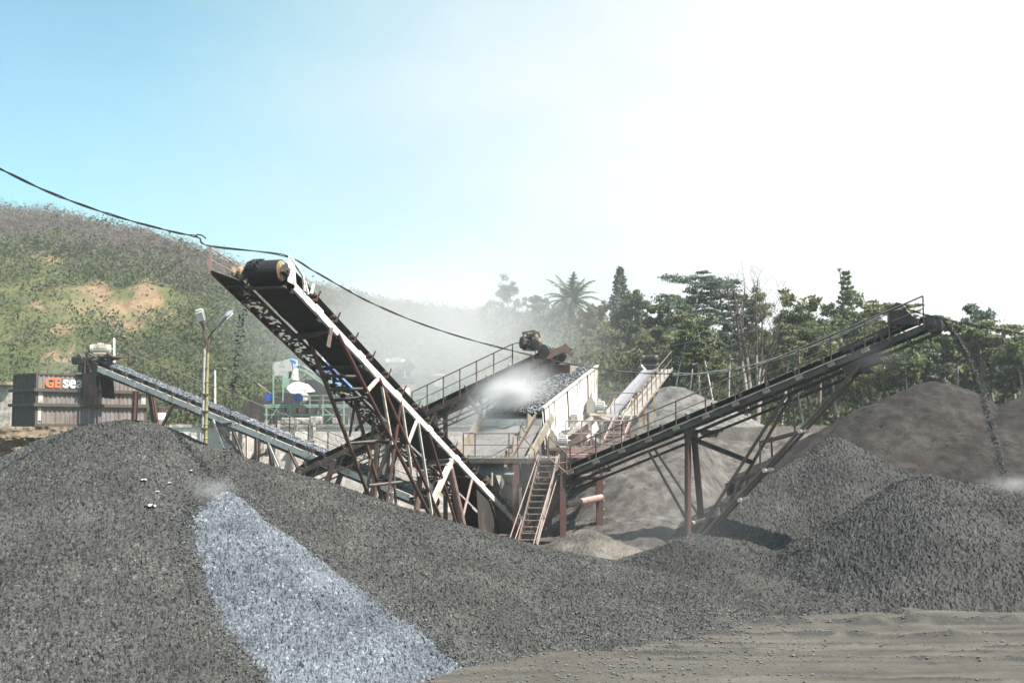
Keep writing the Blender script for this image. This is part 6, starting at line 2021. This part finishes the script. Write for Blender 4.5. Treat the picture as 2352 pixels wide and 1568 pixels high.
# ================================================================== CAMERA, SUN, SKY
cd = bpy.data.cameras.new('camera'); co = bpy.data.objects.new('camera', cd); COL.objects.link(co)
co.location = CAM; co.rotation_euler = (math.pi / 2 + PITCH, 0, 0)
cd.sensor_width = 36; cd.lens = 36 * F / 2352; cd.clip_end = 9000; cd.clip_start = 0.1
SC.camera = co
SUN_EL, SUN_AZ = R(54), R(122)          # azimuth clockwise from straight ahead (+Y)
sv = Vector((math.cos(SUN_EL) * math.sin(SUN_AZ), math.cos(SUN_EL) * math.cos(SUN_AZ), math.sin(SUN_EL)))
sd_ = bpy.data.lights.new('sun', 'SUN'); sd_.energy = 5.0; sd_.angle = R(0.5); sd_.color = (1, 0.94, 0.87)
so = bpy.data.objects.new('sun', sd_); COL.objects.link(so)
so.rotation_euler = sv.to_track_quat('Z', 'Y').to_euler()
so.location = (20, 0, 40)
wd = bpy.data.worlds.new('World'); SC.world = wd; wd.use_nodes = True
nt = wd.node_tree; nt.nodes.clear()
N = nt.nodes.new
out = N('ShaderNodeOutputWorld'); bg = N('ShaderNodeBackground'); bg.inputs['Strength'].default_value = 0.050
sky = N('ShaderNodeTexSky'); sky.sky_type = 'NISHITA'; sky.sun_disc = False
sky.sun_elevation = SUN_EL; sky.sun_rotation = SUN_AZ; sky.dust_density = 1.6; sky.air_density = 1.0; sky.ozone_density = 1.2; sky.altitude = 200
tc = N('ShaderNodeTexCoord')
dot = N('ShaderNodeVectorMath'); dot.operation = 'DOT_PRODUCT'; dot.inputs[1].default_value = Vector((0.80, 0.45, 0.40)).normalized()
nt.links.new(tc.outputs['Generated'], dot.inputs[0])
nz = N('ShaderNodeTexNoise'); nz.inputs['Scale'].default_value = 2.2; nz.inputs['Detail'].default_value = 6; nz.inputs['Roughness'].default_value = 0.55
mpn = N('ShaderNodeMapping'); mpn.inputs['Scale'].default_value = (1, 1, 2.2)
nt.links.new(tc.outputs['Generated'], mpn.inputs[0]); nt.links.new(mpn.outputs[0], nz.inputs['Vector'])
ma = N('ShaderNodeMath'); ma.operation = 'MULTIPLY_ADD'; ma.inputs[1].default_value = 0.42
nt.links.new(nz.outputs['Fac'], ma.inputs[0]); nt.links.new(dot.outputs['Value'], ma.inputs[2])
# low sky is hazier
sepz = N('ShaderNodeSeparateXYZ'); nt.links.new(tc.outputs['Generated'], sepz.inputs[0])
mz = N('ShaderNodeMath'); mz.operation = 'MULTIPLY_ADD'; mz.inputs[1].default_value = -0.5
nt.links.new(sepz.outputs['Z'], mz.inputs[0]); nt.links.new(ma.outputs[0], mz.inputs[2])
rp = N('ShaderNodeValToRGB'); rp.color_ramp.elements[0].position = 0.0; rp.color_ramp.elements[1].position = 1.0
rp.color_ramp.interpolation = 'EASE'
mr = N('ShaderNodeMapRange'); mr.inputs['From Min'].default_value = 0.17; mr.inputs['From Max'].default_value = 0.80
nt.links.new(mz.outputs[0], mr.inputs['Value']); nt.links.new(mr.outputs[0], rp.inputs[0])
mix = N('ShaderNodeMix'); mix.data_type = 'RGBA'
nt.links.new(rp.outputs[0], mix.inputs['Factor']); tint = N('ShaderNodeMix'); tint.data_type = 'RGBA'; tint.blend_type = 'MULTIPLY'; tint.inputs['Factor'].default_value = 1
nt.links.new(sky.outputs[0], tint.inputs[6]); tint.inputs[7].default_value = (1.36, 2.0, 1.72, 1)
nt.links.new(tint.outputs[2], mix.inputs[6]); veil = N('ShaderNodeMix'); veil.data_type = 'RGBA'; veil.inputs[6].default_value = (5.0, 7.5, 7.7, 1); veil.inputs[7].default_value = (8.0, 8.15, 8.2, 1)
pw = N('ShaderNodeMath'); pw.operation = 'POWER'; pw.inputs[1].default_value = 1.5
nt.links.new(rp.outputs[0], pw.inputs[0]); nt.links.new(pw.outputs[0], veil.inputs['Factor']); nt.links.new(veil.outputs[2], mix.inputs[7])
nt.links.new(mix.outputs[2], bg.inputs['Color']); nt.links.new(bg.outputs[0], out.inputs[0])
SC.view_settings.view_transform = 'Standard'; SC.view_settings.look = 'None'; SC.view_settings.gamma = 1.0
SC.view_settings.exposure = 1.3
SC.cycles.max_bounces = 6; SC.cycles.diffuse_bounces = 3; SC.cycles.transparent_max_bounces = 6
SC.cycles.volume_bounces = 1
